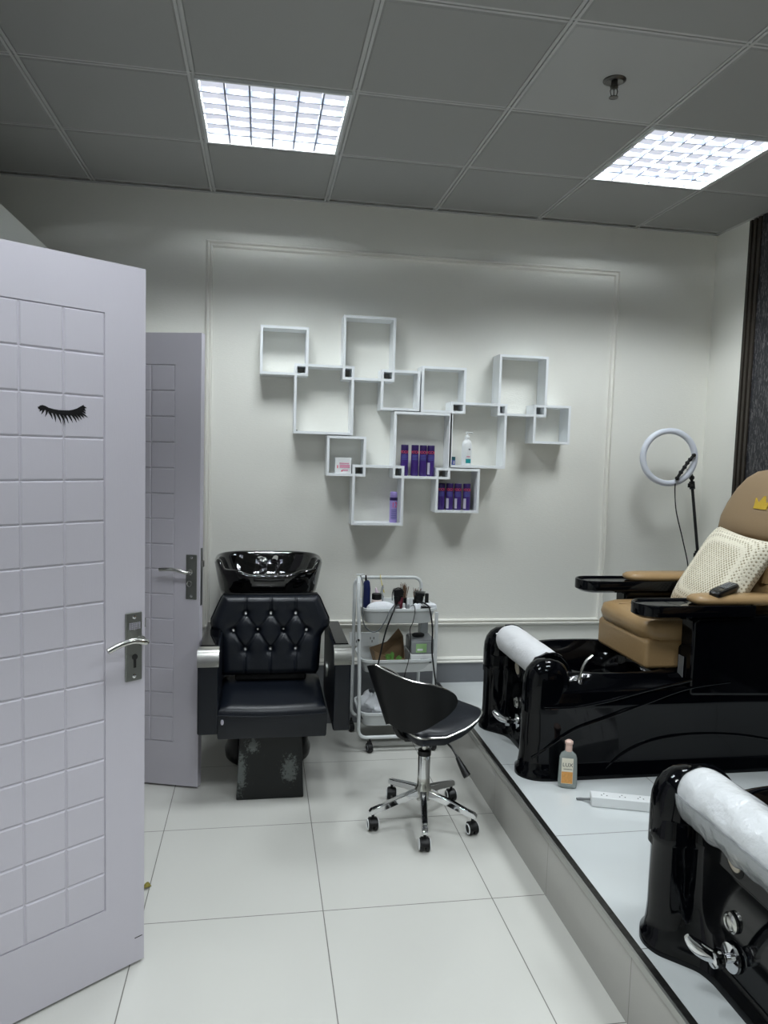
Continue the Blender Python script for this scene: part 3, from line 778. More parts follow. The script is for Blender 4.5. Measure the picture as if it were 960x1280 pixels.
# ------------------------------------------------------------------ trolley
TX0, TX1, TY0, TY1 = .505, .925, 3.69, 3.99
t = thing('rolling_trolley', 'white three-tier trolley on black wheels against the back wall', 'trolley', ((TX0+TX1)/2, (TY0+TY1)/2, 0))
def loop(y, ztop_, zbot_, x0, x1, r=.045, openb=False):
    P = []
    for cx, cz, a0 in ((x0+r,zbot_+r,180),(x1-r,zbot_+r,270),(x1-r,ztop_-r,0),(x0+r,ztop_-r,90)):
        for k in range(6): a = radians(a0+k*18); P.append((cx+r*cos(a), y, cz+r*sin(a)))
    return P
m = MB(); m.tube(loop(TY1,.872,.085,TX0+.015,TX1-.03), .0095, 10, closed=True)
m.build('rear_frame', K['white_metal'], t)
r = .05; P = [(TX1-.01,TY0,.74)]
P += [(TX1-.01,TY0,.12)]+[(TX1-.01-.04*(1-cos(a)),TY0,.12-.04*sin(a)) for a in (radians(30),radians(60),radians(90))]
P += [(TX0+.055,TY0,.08)]+[(TX0+.055-.04*sin(a),TY0,.12-.04*cos(a)) for a in (radians(30),radians(60),radians(90))]
P += [(TX0+.012,TY0,.40),(TX0+.002,TY0,.70),(TX0-.004,TY0,.84),(TX0-.002,TY0+.02,.885),(TX0+.006,TY0+.07,.902),(TX0+.015,TY0+.16,.895),(TX0+.035,TY1-.01,.870)]
m = MB(); m.tube(P, .0095, 10); m.build('front_frame', K['white_metal'], t)
def tray(zt, zb):
    m = MB(); rings = []; cx, cy = (TX0+TX1)/2+.01, (TY0+TY1)/2; rx, ry = (TX1-TX0)/2-.014, (TY1-TY0)/2-.008
    for z, e in ((zb,-.035),(zb+.006,-.018),(zt-.012,-.002),(zt-.012,.006),(zt,.006),(zt,-.004),(zb+.012,-.022),(zb+.006,-.04)):
        rings.append(superring(cx, cy, z, rx+e, ry+e, 56, 6))
    m.loft(rings); return m.build('tray', K['white_metal'], t, angle=40)
for zt, zb in ((.757,.672),(.487,.41),(.205,.125)): tray(zt, zb)
for x, y in ((TX0+.075,TY0),(TX1-.005,TY0+.005),(TX0+.015,TY1),(TX1-.03,TY1)):
    m = MB(); c = Vector((x, y, .0255))
    m.lathe([(.006,-.012),(.024,-.012),(.0255,-.008),(.0255,.008),(.024,.012),(.006,.012)], c, 24, (1,.25,0)); m.cyl((x,y,.05),(x,y,.078),.006, n=10)
    m.box(x-.011,x+.011,y-.014,y+.014,.044,.056); w = m.build('caster', K['rubber'], t)
    m = MB(); m.tube([c+Vector((-.0135,-.004,0))+Vector((-.24,.97,0))*.015*cos(q)+Vector((0,0,.015*sin(q))) for q in [k*pi/8 for k in range(16)]], .0016, 6, closed=True); m.build('wheel_ring', K['greyp'], w)
m = MB(); m.cyl((TX0+.002,TY0-.012,.60),(TX0+.002,TY0+.004,.60),.006, n=10); m.build('bolt', K['rubber'], t)

# things in the top tray
zt = .680
def on_tray(name, label, cat, x, y, z=zt, group=None): return thing(name, label, cat, (x, y, z), 0, group)
q = on_tray('hair_straightener', 'flat navy hair tool standing upright at the left of the trolley', 'hair tool', .563, 3.83)
MB().lathe([(.012,0),(.020,.02),(.022,.08),(.021,.16),(.016,.195),(.008,.205)], n=16, sx=1, sy=.5).build('tool_body', K['navy'], q, world=False)
MB().cyl((-.004,0,.203),(-.006,0,.232),.006,.004, n=10).build('tip', K['plastic_black'], q, world=False)
q = on_tray('face_cream_jar', 'pinkish white jar with black lid in the trolley top tray', 'jar', .612, 3.79)
MB().lathe([(.026,0),(.028,.004),(.028,.105),(.026,.11)], n=20).build('jar_body', K['jar_pink'], q, world=False)
MB().lathe([(.024,.11),(.026,.112),(.026,.138),(.022,.141)], n=20).build('lid', K['plastic_black'], q, world=False)
q = on_tray('folded_mask', 'white domed cloth mask at front left of the trolley top tray', 'mask', .628, 3.735, .750)
m = MB(); m.grid(lambda u, v: (.078*cos(2*pi*u)*sin(pi/2*v), .034*sin(2*pi*u)*sin(pi/2*v), .040*cos(pi/2*v)**.9), 28, 8, True); m.build('mask_cloth', K['cloth'], q, world=False, solid=.002)
q = on_tray('lotion_tube', 'pale pink and white tube leaning behind the jar', 'tube', .655, 3.85)
m = MB().lathe([(.012,0),(.014,.01),(.015,.04),(.012,.13),(.003,.165)], n=14); m.xf(Matrix.Rotation(radians(-14),4,'Y')); m.build('tube_body', mat('pale_pink_plastic',(222,200,214),.4), q, world=False)
MB().cyl((-.0,0,-.002),(0,0,.006),.013, n=12).build('cap', K['white'], q, world=False)
q = on_tray('applicator_bottle', 'small clear bottle behind the white jar', 'bottle', .640, 3.92)
m = MB().lathe([(.016,0),(.018,.01),(.018,.10),(.008,.115),(.006,.15),(.002,.165)], n=14); m.xf(Matrix.Rotation(radians(9),4,'Y')); m.build('bottle_body', K['clear'], q, world=False)
q = on_tray('rubber_band', 'thin yellow loop over the trolley handle', 'band', .660, 3.985, .80)
m = MB(); m.tube([(0,0,.088),(.004,.013,.07),(.012,0,.03),(.022,-.02,-.01),(.016,-.028,.0),(.004,-.018,.05)], .0016, 6, closed=True); m.build('loop', K['yellow'], q, world=False)
for i, (x, y, a, lb) in enumerate(((.750,3.84,-.12,'black hair clipper with wide head, larger of the two in the trolley'), (.840,3.84,.12,'black hair clipper beside a brush at right of the trolley'))):
    q = on_tray('hair_clipper', lb, 'hair clipper', x, y, .70)
    m = MB().lathe([(.016,0),(.022,.03),(.024,.09),(.020,.115),(.016,.12)], n=14, sx=1.1, sy=.8)
    m.box(-.026,.026,-.018,.018,.10,.135 if i == 0 else .118); m.xf(Matrix.Rotation(a,4,'Y')); m.build('clipper_body', K['plastic_black'], q, world=False, bevel=.003)
    m = MB()
    for k in range(9): m.box(-.024+k*.006,-.021+k*.006,-.012,-.006,(.135 if i == 0 else .118),(.145 if i == 0 else .128))
    m.xf(Matrix.Rotation(a,4,'Y')); m.build('comb_teeth', K['steel'], q, world=False, smooth=False)
for i, (x, y, hh, lb) in enumerate(((.783,3.90,.150,'tall brown bristle brush behind the larger clipper'),(.850,3.92,.120,'shorter brown bristle brush behind the right clipper'))):
    q = on_tray('bristle_brush', lb, 'brush', x, y, .70)
    MB().cyl((0,0,0),(0,0,hh*.5),.012,.016, n=12).build('handle', K['plastic_black'], q, world=False)
    m = MB()
    for k in range(34):
        a = random.uniform(0, 2*pi); r0 = random.uniform(0,.014); r1 = r0*2.2; m.tube([(r0*cos(a),r0*sin(a),hh*.48),(r1*cos(a),r1*sin(a),hh*random.uniform(.85,1.05))], .0012, 4)
    b = m.build('bristles', K['brownhair'], q, world=False); b['kind'] = 'stuff'
q = on_tray('polish_bottle', 'dark red bottle leaning left of the black clipper', 'bottle', .724, 3.80, .70)
m = MB().lathe([(.013,0),(.015,.01),(.014,.07),(.007,.08),(.007,.10)], n=14); m.xf(Matrix.Rotation(.3,4,'Y')); m.build('bottle_body', K['maroon'], q, world=False)
for x, y, hh, lb in ((.752,3.75,.075,'small white capped bottle, left of the pair at the tray front'),(.775,3.765,.098,'clear white-topped bottle, taller of the pair at the tray front')):
    q = on_tray('small_bottle', lb, 'bottle', x, y, .70, None)
    MB().lathe([(.009,0),(.010,.004),(.010,hh*.65),(.006,hh*.7)], n=12).build('bottle_body', K['white'] if hh < .08 else K['clear'], q, world=False)
    MB().lathe([(.0065,hh*.7),(.0065,hh),(.004,hh*1.01)], n=12).build('cap', K['white'], q, world=False)
q = on_tray('crumpled_tissue', 'white crumpled tissue among the clippers', 'tissue', .822, 3.755, .735)
m = MB(); m.grid(lambda u, v: ((.034+.010*sin(6*pi*u))*cos(2*pi*u)*sin(pi*.52*v), (.024+.006*cos(10*pi*u))*sin(2*pi*u)*sin(pi*.52*v), .036*cos(pi*.5*v)+.008*sin(8*pi*u)*sin(pi*v)), 30, 9, True); m.build('tissue', K['cloth'], q, world=False, solid=.001)
q = on_tray('lipstick', 'slim black capped lipstick standing at the right of the trolley', 'lipstick', .885, 3.80, .70)
MB().lathe([(.011,0),(.011,.05),(.0095,.052)], n=12).build('case', K['plastic_black'], q, world=False); MB().lathe([(.0105,.052),(.0105,.115),(.009,.118)], n=12).build('cap', K['plastic_black'], q, world=False)
q = on_tray('folded_towel', 'small folded white cloth at the right end of the top tray', 'cloth', .896, 3.745, .748)
m = MB()
for k in range(3): m.box(-.030+.003*k,.030-.002*k,-.02,.035,.0+.008*k,.0075+.008*k)
m.build('cloth_folds', K['cloth'], q, world=False, bevel=.003)
for k, (x, y) in enumerate(((.702,3.745),(.866,3.735))):
    q = on_tray('makeup_palette', ('black compact case at the middle of the top tray','black compact case in front of the lipstick')[k], 'compact', x, y, .728)
    MB().box(-.026,.026,-.018,.018,0,.026).build('case', K['plastic_black'], q, world=False, bevel=.004); MB().box(-.024,.024,-.016,.016,.0265,.034).build('lid', K['greyp'] if k == 0 else K['plastic_black'], q, world=False, bevel=.003)
# cables
def cable(name, pts, r, mt, label, sm=8):
    m = MB(); m.tube(pts, r, 8, smooth=sm); return tag(m.build(name, mt, origin=pts[0]), label, 'cable')
cable('power_cable', [(.74,3.80,.76),(.70,3.72,.765),(.685,3.675,.755),(.645,3.655,.66),(.62,3.65,.55),(.605,3.655,.44),(.62,3.66,.30)], .0042, K['cable'], 'thick black cable hanging from the trolley, left one')
cable('power_cable', [(.83,3.80,.78),(.865,3.73,.775),(.875,3.675,.755),(.887,3.655,.66),(.887,3.65,.55),(.902,3.655,.45),(.915,3.66,.36),(.905,3.665,.28)], .0042, K['cable'], 'thick black cable hanging at the right end of the trolley')
cable('power_cable', [(.80,3.80,.75),(.80,3.72,.77),(.795,3.672,.755),(.785,3.66,.70),(.770,3.66,.66),(.775,3.66,.60),(.768,3.66,.50),(.750,3.66,.42),(.745,3.665,.34)], .0022, K['cable'], 'thin dark cable dangling down the middle of the trolley')
cable('power_cable', [(.533,3.86,.905),(.528,3.72,.88),(.520,3.665,.80),(.525,3.655,.70),(.560,3.65,.655),(.60,3.65,.655),(.635,3.655,.70),(.665,3.67,.755),(.70,3.74,.77)], .0032, K['cable_grey'], 'grey cable looped over the left end of the trolley')
cable('power_cable', [(.69,3.76,.79),(.70,3.80,.83),(.735,3.82,.845),(.765,3.82,.82)], .0026, K['cable'], 'short black cable arching between tools on the top tray')
# plug hook at the handle
q = thing('hanging_hook', 'small clear hook clipped on the trolley handle corner', 'hook', (.545, 3.97, .875))
m = MB(); m.tube([(-.02,0,.016),(.02,0,.018)], .003, 8); m.tube([(0,0,.018),(.002,-.01,.008),(0,-.014,-.02),(-.006,-.010,-.03)], .003, 8, smooth=3); m.build('hook_wire', K['white'], q, world=False)

# middle tray
zm = .418
q = thing('paper_bag', 'open brown paper bag in the trolley middle tray', 'bag', (.70, 3.83, zm))
m = MB(); m.add([(-.075,-.05,0),(.065,-.05,0),(.070,.05,0),(-.080,.05,0),(-.095,-.055,.095),(.0,-.06,.055),(.070,-.055,.055),(.080,.055,.15),(.050,.045,.195),(-.015,.03,.125),(-.105,.06,.085)],
 [(0,1,2,3),(0,4,5,6,1),(1,6,7,2),(2,7,8,9,10,3),(3,10,4,0)]); m.build('paper_body', K['brown'], q, world=False, solid=.003, smooth=False)
q = thing('green_sachet', 'bright green leafy sachets in front of the paper bag', 'sachet', (.705, 3.745, .47))
m = MB()
for k in range(13):
    a = random.uniform(.3, pi-.6); L = random.uniform(.025,.042); b = Vector((random.uniform(-.045,.035), random.uniform(-.012,.012), random.uniform(-.005,.02)+.0)); d = Vector((cos(a)*.8, random.uniform(-.3,.3), abs(sin(a))+.15)).normalized(); s_ = d.cross(Vector((0,1,0))).normalized()*.009
    m.add([b, b+d*L*.5+s_, b+d*L, b+d*L*.5-s_], [(0,1,2,3)])
m.build('leaves', K['green'], q, world=False, solid=.0015, smooth=False)
q = thing('white_storage_box', 'low white box with a slot under the clear wipes box', 'box', (.862, 3.79, zm))
MB().box(-.072,.062,-.075,.09,0,.092).build('box_body', K['white'], q, world=False, bevel=.004); MB().box(-.02,.04,-.0765,-.0755,.045,.068).build('front_slot', K['greyp'], q, world=False, smooth=False)
q = thing('clear_wipes_box', 'clear plastic box with green label on the white box', 'box', (.862, 3.79, zm+.0935))
MB().box(-.070,.060,-.072,.085,0,.068).build('box_body', K['clear'], q, world=False, bevel=.005)
MB().box(-.066,.056,-.068,.08,.0685,.074).build('lid', K['greyp'], q, world=False, bevel=.003)
m = MB(); m.box(-.045,.012,-.0735,-.0725,.008,.055); m.build('green_label', K['greenlab'], q, world=False, smooth=False)
m = MB(); m.box(-.038,-.008,-.0742,-.0737,.018,.028); m.build('label_text', K['white'], q, world=False, smooth=False)
q = thing('oval_sponge', 'black oval pad lying on the clear wipes box', 'pad', (.845, 3.80, zm+.0935+.0745))
MB().lathe([(.030,0),(.034,.004),(.034,.012),(.028,.016)], n=22, sx=1, sy=.7).build('pad', K['rubber'], q, world=False)
q = thing('plastic_sleeve', 'tall clear plastic packet standing behind the wipes box', 'packet', (.895, 3.91, zm))
MB().box(-.022,.022,-.03,.03,0,.235).build('packet', K['clear'], q, world=False, bevel=.004)
# bottom tray
q = thing('white_bag', 'crumpled white plastic bag in the trolley bottom tray', 'bag', (.625, 3.83, .133))
def bagf(u, v):
    a = 2*pi*u; n_ = noise.noise(Vector((3*cos(a), 3*sin(a), 4*v)))
    r_ = sin(pi*(.12+.80*v))**.6
    return (.085*r_*cos(a)*(1+.25*n_), .085*r_*sin(a)*(1+.25*n_), .145*v**.9+.02*n_*v+.004)
m = MB(); m.grid(bagf, 36, 14, True); m.build('bag_film', K['cloth'], q, world=False, solid=.001)
q = thing('oval_tin', 'dark oval tin at the left of the trolley bottom tray', 'tin', (.568, 3.745, .160))
MB().lathe([(.025,0),(.030,.003),(.030,.045),(.026,.05)], n=20, sx=1, sy=.6).build('tin_body', K['greyp'], q, world=False)

# ------------------------------------------------------------------ ring light on stand
base = Vector((2.50, 3.67, .225)); top = Vector((2.500, 3.985, 1.455))
t = thing('ring_light', 'white ring light on a black stand leaning in the corner', 'ring light', tuple(base))
lo = base; axd = (top-lo).normalized()
m = MB(); m.cyl(lo+axd*.10, lo+axd*.85, .0115); m.cyl(lo+axd*.80, top, .0085); m.build('pole', K['plastic_black'], t)
for s in (.84, 1.255):
    p = lo+axd*s*.985; m = MB(); m.cyl(p-axd*.022, p+axd*.022, .016); m.tube([p+Vector((.0,-.01,0)), p+Vector((-.030,-.02,.0))], .006, 8); m.cyl(p+Vector((-.030,-.02,-.012)), p+Vector((-.030,-.02,.012)), .009, n=10); m.build('clamp', K['plastic_black'], t)
for k in range(3):
    a = radians(75+120*k); L = .13 if k == 1 else .12
    m = MB(); m.tube([lo+axd*.34, Vector((lo.x+L*cos(a)*.6, lo.y+L*sin(a)*.45, lo.z+.006))], .006, 8); m.build('tripod_leg', K['plastic_black'], t)
RC = Vector((2.318, 3.935, 1.583)); nrm = Vector((-.13,-.99,.02)).normalized(); rx_ = Vector((0,0,1)).cross(nrm).normalized(); rz_ = nrm.cross(rx_)
m = MB(); R0, Wd = .151, .0165; sec = [(-Wd,-.010),(-Wd,.004),(-Wd*.75,.011),(0,.015),(Wd*.75,.011),(Wd,.004),(Wd,-.010)]; N = 64
rings = []
for k in range(N):
    a = 2*pi*k/N; dr = rx_*cos(a)+rz_*sin(a)
    rings.append([tuple(RC+dr*(R0+s_)+nrm*h_) for s_, h_ in sec])
rings.append(rings[0]); m.loft(rings, False, False); m.build('ring_tube', K['ringw'], t, angle=60)
m = MB(); m.tube([top, top+Vector((-.01,-.01,.03)), RC+rx_*(.125)-rz_*.07-nrm*.02], .009, 10); m.sphere(tuple(top+Vector((0,0,.012))), .016, 12); m.build('ball_head', K['plastic_black'], t)
m = MB()
PC = [RC+rx_*s_*1.0+rz_*h_ + nrm*.02 for s_, h_ in ((.135,.015),(.115,-.01),(.10,-.03),(.085,-.055),(.065,-.085),(.045,-.12))]
for i, p in enumerate(PC): m.sphere(tuple(p), .013, 10)
m.tube(PC, .009, 8); m.build('phone_holder', K['plastic_black'], t)
m = MB(); p0 = RC+rx_*.045-rz_*.13; m.tube([p0, Vector((2.347,3.90,1.388)), Vector((2.363,3.90,1.272)), Vector((2.414,3.90,1.11)), Vector((2.461,3.90,.941)), Vector((2.46,3.88,.75)), Vector((2.44,3.80,.45)), Vector((2.45,3.74,.235))], .0035, 6, smooth=6); m.build('cord', K['cable'], t)

# ------------------------------------------------------------------ pedicure chairs
def ped_outline(top=False):
    if top: half = [(.100,0),(.100,.08),(.100,.15),(.099,.185),(.085,.203),(.050,.211),(.015,.225),(0,.268)]
    else: half = [(.100,0),(.100,.05),(.098,.10),(.085,.145),(.060,.175),(.035,.200),(.010,.228),(0,.268)]
    half += [(.012,.305),(.05,.335),(.12,.345),(.35,.345),(.7,.345),(1.1,.345),(1.40,.340),(1.475,.30),(1.49,.2),(1.49,.1)]
    P = [Vector((x,y,0)) for x, y in half]+[Vector((1.49,0,0))]+[Vector((x,-y,0)) for x, y in reversed(half[1:])]
    return catmull(P, 5, True)
def ped_chair(label, cy, wrap, group):
    t = thing('pedicure_chair', label, 'pedicure chair', (1.10 if cy > 2 else 1.084, cy, .225), 0, group)
    B = lambda mb, nm, mt, par=None, **k: mb.build(nm, mt, par or t, world=False, **k)
    O = ped_outline(); N = len(O)
    OT = ped_outline(True)
    def ring(z, e):
        r_ = []; k_ = max(0, min(1, (z-.02)/.15)); k_ = k_*k_*(3-2*k_); Q = [a_*(1-k_)+b_*k_ for a_, b_ in zip(O, OT)]
        for i, p in enumerate(Q):
            tg = (Q[(i+1) % N]-Q[i-1]).normalized(); nn = Vector((tg.y, -tg.x, 0))
            q = p+nn*(-e if False else e)
            r_.append((q.x, q.y, z))
        return r_
    # outline runs with y rising first => outward normal flips sign; test
    tg = (O[1]-O[-1]).normalized(); sgn = 1 if (Vector((tg.y, -tg.x, 0)).x < 0) else -1
    rr = lambda z, e: ring(z, e*sgn)
    rings = [rr(0,.016), rr(.028,.016), rr(.036,.006), rr(.075,.002), rr(.11,.000), rr(.14,0), rr(.17,0), rr(.30,0), rr(.312,.005), rr(.324,.0), rr(.365,-.002), rr(.383,-.012)]
    cxx = .44
    def inner(z, sx, sy):
        r_ = []
        for p in O:
            a = atan2((p.y)/.345, (p.x-cxx)/(.44 if p.x < cxx else .9)); c, s_ = cos(a), sin(a); q = 3.2
            r_.append((cxx+sx*math.copysign(abs(c)**(2/q), c), sy*math.copysign(abs(s_)**(2/q), s_), z))
        return r_
    rings += [inner(.425,.285,.292), inner(.432,.270,.280), inner(.425,.252,.265), inner(.30,.235,.245), inner(.20,.21,.22), inner(.18,.15,.16)]
    tub = B(MB().loft(rings), 'tub', K['black'], angle=70)
    for s_ in (-1, 1):
        m = MB(); m.tube([(.07,s_*.343,.305),(.20,s_*.347,.308),(.35,s_*.347,.332),(.52,s_*.347,.372),(.72,s_*.347,.412)], .0065, 8, smooth=6)
        B(m, 'side_ridge', K['black'], tub); m = MB(); m.tube([(.03,s_*.325,.09),(.10,s_*.345,.150),(.20,s_*.347,.213),(.35,s_*.347,.262),(.52,s_*.347,.318),(.70,s_*.347,.375),(.9,s_*.347,.40)], .0065, 8, smooth=6)
        B(m, 'side_ridge', K['black'], tub); m = MB(); m.tube([(.33,s_*.345,.02),(.42,s_*.347,.10),(.55,s_*.347,.155),(.72,s_*.347,.175),(.95,s_*.347,.165),(1.2,s_*.347,.12)], .0055, 8, smooth=6)
        B(m, 'side_ridge', K['black'], tub)
    # front lobes
    for s_ in (-1, 1):
        m = MB(); y0, y1 = .212, .345
        def col_ring(z, a, b, cx=.098):
            return superring(cx, s_*(y0+y1)/2, z, a, b, 40, 2.6)
        m.loft([col_ring(.28,.098,.068), col_ring(.385,.098,.068), col_ring(.42,.095,.066), col_ring(.450,.086,.060), col_ring(.475,.068,.049), col_ring(.492,.042,.034), col_ring(.499,.01,.01)])
        # arch wall behind the lobe
        ar = [(.02,.36),(.03,.44),(.06,.49),(.11,.512),(.165,.497),(.205,.455),(.235,.40),(.262,.375),(.27,.36)]
        m.loft([[(x, s_*y, z) for x, z in ar] for y in (.225,.25)])
        B(m, 'front_lobe', K['black'], angle=60, bevel=0)
        m = MB(); m.tube([(.095,s_*.262,.505),(.14,s_*.25,.508),(.18,s_*.24,.485),(.215,s_*.235,.44),(.245,s_*.232,.39)], .007, 8, smooth=5); B(m, 'arch_rim', K['black'], tub)
    m = MB(); m.box(.096,.160,-.23,.23,.30,.455); B(m, 'front_wall', K['black'], bevel=.01)
    # footrest roll
    def roll(x, z, r0, y0, y1, wr):
        m = MB(); n = 40; rings = []
        ny = 46
        for i in range(ny+1):
            f = i/ny; y = y0+(y1-y0)*f; e = min(f, 1-f)*ny
            r_ = r0*(1 if e > 4 else sqrt(max(.02, 1-((4-e)/4)**2*.75)))
            ring_ = []
            for k in range(n):
                a = 2*pi*k/n; w_ = wr*noise.noise(Vector((2.2*cos(a), 2.2*sin(a), y*(16 if wr > .004 else 8))))
                ring_.append((x+(r_+w_)*cos(a)*1.08, y, z+(r_+w_)*sin(a)))
            rings.append(ring_)
        m.loft(rings); return m
    if wrap:
        rl = B(roll(.108,.447,.071,-.262,.262,.005), 'footrest_roll', K['film'], angle=75); rl['label'] = 'footrest roll wrapped in shiny crinkled plastic'
        m = MB()
        m.grid(lambda u, v: (.108-.0800*cos(v*.75-.05)-.003*noise.noise(Vector((u*14,v*3,1))), -.235+.46*u, .447-.0800*sin(v*.75-.05)-.012*v*v*(1+noise.noise(Vector((u*9,0,5))))), 90, 10)
        f_ = B(m, 'loose_film', K['filmclear'], rl, solid=.0008); f_['label'] = 'loose clear film hanging off the roll'
    else:
        rl = B(roll(.112,.450,.070,-.252,.258,.0025), 'footrest_roll', K['towel'], angle=75); rl['label'] = 'footrest roll covered in white cloth'
    # tap on ledge
    m = MB(); m.lathe([(.016,.386),(.016,.395),(.011,.400),(.011,.412),(.006,.416)], (.235,-.300,0), 16); tp = B(m, 'tap_base', K['chrome'])
    m = MB(); m.tube([(.235,-.300,.41),(.247,-.295,.450),(.270,-.288,.487),(.298,-.280,.505)], .0065, 10, smooth=4); B(m, 'spout', K['chrome_rough'], tp)
    # front fittings
    yb_, xf_ = .055, .098
    m = MB(); m.lathe([(.026,0),(.026,.006),(.021,.010),(.018,.008),(.014,.010),(.004,.011)], (xf_,yb_,.192), 28, (-1,0,0)); B(m, 'air_button', K['chrome_rough'])
    m = MB(); m.lathe([(.035,0),(.037,.004),(.035,.010),(.012,.012),(.012,.032),(.022,.034),(.024,.040),(.020,.058),(.008,.060)], (xf_,yb_-.012,.108), 28, (-1,0,0)); fb = B(m, 'valve', K['chrome'])
    m = MB(); m.tube([(xf_-.045,yb_-.012,.110),(xf_-.070,yb_+.004,.118),(xf_-.092,yb_+.018,.132),(xf_-.106,yb_+.026,.148)], lambda q: .014+.008*sin(pi*min(1,q*1.0)) - .007*q, 12, smooth=4); B(m, 'valve_lever', K['chrome'], fb)
    m = MB(); m.lathe([(.030,0),(.030,.003),(.024,.005)], (xf_,yb_+.004,.350), 28, (-1,0,0), sx=1.35, sy=1.0); em = B(m, 'badge', K['black_gap'])
    m = MB(); m.lathe([(.022,.005),(.022,.008),(.020,.009)], (xf_,yb_+.004,.355), 28, (-1,0,0), sx=1.4, sy=1.0); B(m, 'badge_face', mat('beige_badge',(200,190,172),.3), em)
    # seat body, arms
    m = MB(); m.box(.72,1.40,-.26,.26,.25,.54); B(m, 'seat_base', K['black'], bevel=.02)
    m = MB(); m.loft([[(.705,y,.44),(.700,y,.30),(1.45,y,.30),(1.45,y,.44)] for y in (-.30,.30)]); 
    m = MB(); m.box(.565,1.15,-.235,.235,.425,.560); lr = B(m, 'leg_rest', K['tan'], bevel=.022, seg=4)
    m = MB()
    sr = []
    for z, e in ((.548,-.02),(.560,.002),(.595,.012),(.632,.004),(.648,-.03),(.652,-.07)):
        sr.append(superring(.865, 0, z, .30+e, .240+e, 60, 7))
    m.loft(sr); sc_ = B(m, 'seat_cushion', K['tan'], angle=70)
    m = MB(); m.tube([(.60,-.09,.6515),(.75,-.085,.656),(1.0,-.08,.656)], .002, 6); B(m, 'seam', K['tan_head'], sc_); m = MB(); m.tube([(.60,.09,.6515),(.75,.085,.656),(1.0,.08,.656)], .002, 6); B(m, 'seam', K['tan_head'], sc_)
    for s_ in (-1, 1):
        m = MB()
        pr_ = [(.715,.34),(.712,.66),(.73,.685),(1.40,.70),(1.47,.66),(1.48,.32)]
        m.loft([[(x, s_*y, z) for x, z in pr_] for y in (.252,.352)])
        arm = B(m, 'armrest', K['black'], bevel=.018, seg=4)
        # tray with rim
        def tr(e, z, x1=.86):
            P = []
            for k in range(17): a = radians(90+180*k/16); P.append((.555+(.088+e)*cos(a), s_*.287+(.088+e)*sin(a), z))
            P += [(x1+.12+e, s_*.287-(.088+e), z), (x1+.12+e, s_*.287+(.088+e), z)]
            return P
        m = MB(); m.loft([tr(-.02,.678), tr(0,.690), tr(0,.733), tr(-.003,.737), tr(-.008,.737), tr(-.012,.730), tr(-.03,.727)]); B(m, 'arm_tray', K['black'], arm, angle=50)
        m = MB(); rg = []
        for z, e in ((.732,-.01),(.742,.002),(.755,.002),(.766,-.012),(.772,-.035)):
            rg.append([(x, s_*.290+y, z+.0) for x, y, _ in superring(1.07,0,0,.34+e,.068+e,48,4.5)])
        m.loft(rg); B(m, 'arm_pad', K['tan'], arm, angle=70)
    m = MB(); m.tube([(1.165+.030*cos(a), -.358, .455+.036*sin(a)) for a in [k*pi/12 for k in range(24)]], .005, 8, closed=True); B(m, 'side_pull', K['chrome'])
    m = MB(); m.box(.705,.708,-.30,-.262,.41,.50); B(m, 'spec_plate', K['greyp'], smooth=False)
    # backrest
    def bring(z, hw, th, off=0, p=5.):
        xc = 1.13+.27*((z-.55)/.75)+off
        return [(x, y, z) for x, y, _ in superring(xc, 0, 0, th, hw, 56, p)]
    m = MB(); m.loft([bring(.50,.225,.06), bring(.53,.24,.08), bring(.70,.255,.085), bring(.92,.275,.08), bring(1.05,.272,.075), bring(1.18,.24,.07), bring(1.26,.195,.06), bring(1.30,.13,.04), bring(1.308,.06,.02)])
    bk_ = B(m, 'backrest', K['tan'], angle=75)
    m = MB(); m.loft([bring(z, hw, th, .060) for z, hw, th in ((.50,.23,.03),(.6,.262,.045),(.92,.284,.05),(1.10,.275,.045),(1.22,.22,.04),(1.29,.14,.03))]); B(m, 'back_shell', K['black'], bk_, angle=70)
    for k in range(-4, 5):
        m = MB(); y = k*.050; m.tube([(1.13+.27*((z-.55)/.75)-.082+.010*(abs(z-.9) > .07), y, z) for z in (.80,.86,.92,.96,1.00)], .020, 10, smooth=3); B(m, 'back_pleat', K['tan'], bk_)
    # headrest pillow
    def hring(z, hw, th, off): 
        xc = 1.13+.27*((z-.55)/.75)-.075+off
        return [(x, y, z) for x, y, _ in superring(xc, 0, 0, th, hw, 56, 3.6)]
    m = MB(); m.loft([hring(.972,.18,.010,0), hring(.980,.225,.028,0), hring(1.01,.255,.045,0), hring(1.07,.262,.055,0), hring(1.14,.252,.052,0), hring(1.21,.225,.046,0), hring(1.265,.185,.036,0), hring(1.298,.135,.022,.002), hring(1.308,.08,.008,.004)])
    hd = B(m, 'headrest', K['tan_head'], angle=80)
    # gold crown embroidery, lying on headrest front
    def hx(z): return 1.13+.27*((z-.55)/.75)-.075-.0535
    zc = 1.125; m = MB(); cy_ = -.045
    poly = [(-.045,0),(.045,0),(.045,.014),(.055,.050),(.026,.026),(0,.062),(-.026,.026),(-.055,.050),(-.045,.014)]
    m.add([(hx(zc+z)-.003, cy_-y, zc+z) for y, z in poly]+[(hx(zc+z)+.010, cy_-y, zc+z) for y, z in poly], [tuple(range(9)), tuple(range(17,8,-1))]+[(i,(i+1)%9,(i+1)%9+9,i+9) for i in range(9)])
    B(m, 'gold_embroidery', K['gold'], hd, smooth=False)
    return t
ped_chair('black and tan pedicure chair at the back, with cream cushion on its seat', 3.155, False, 'pedicure chairs')
ped_chair('nearer black pedicure chair in the lower right, with plastic-wrapped footrest roll', 1.53, True, 'pedicure chairs')

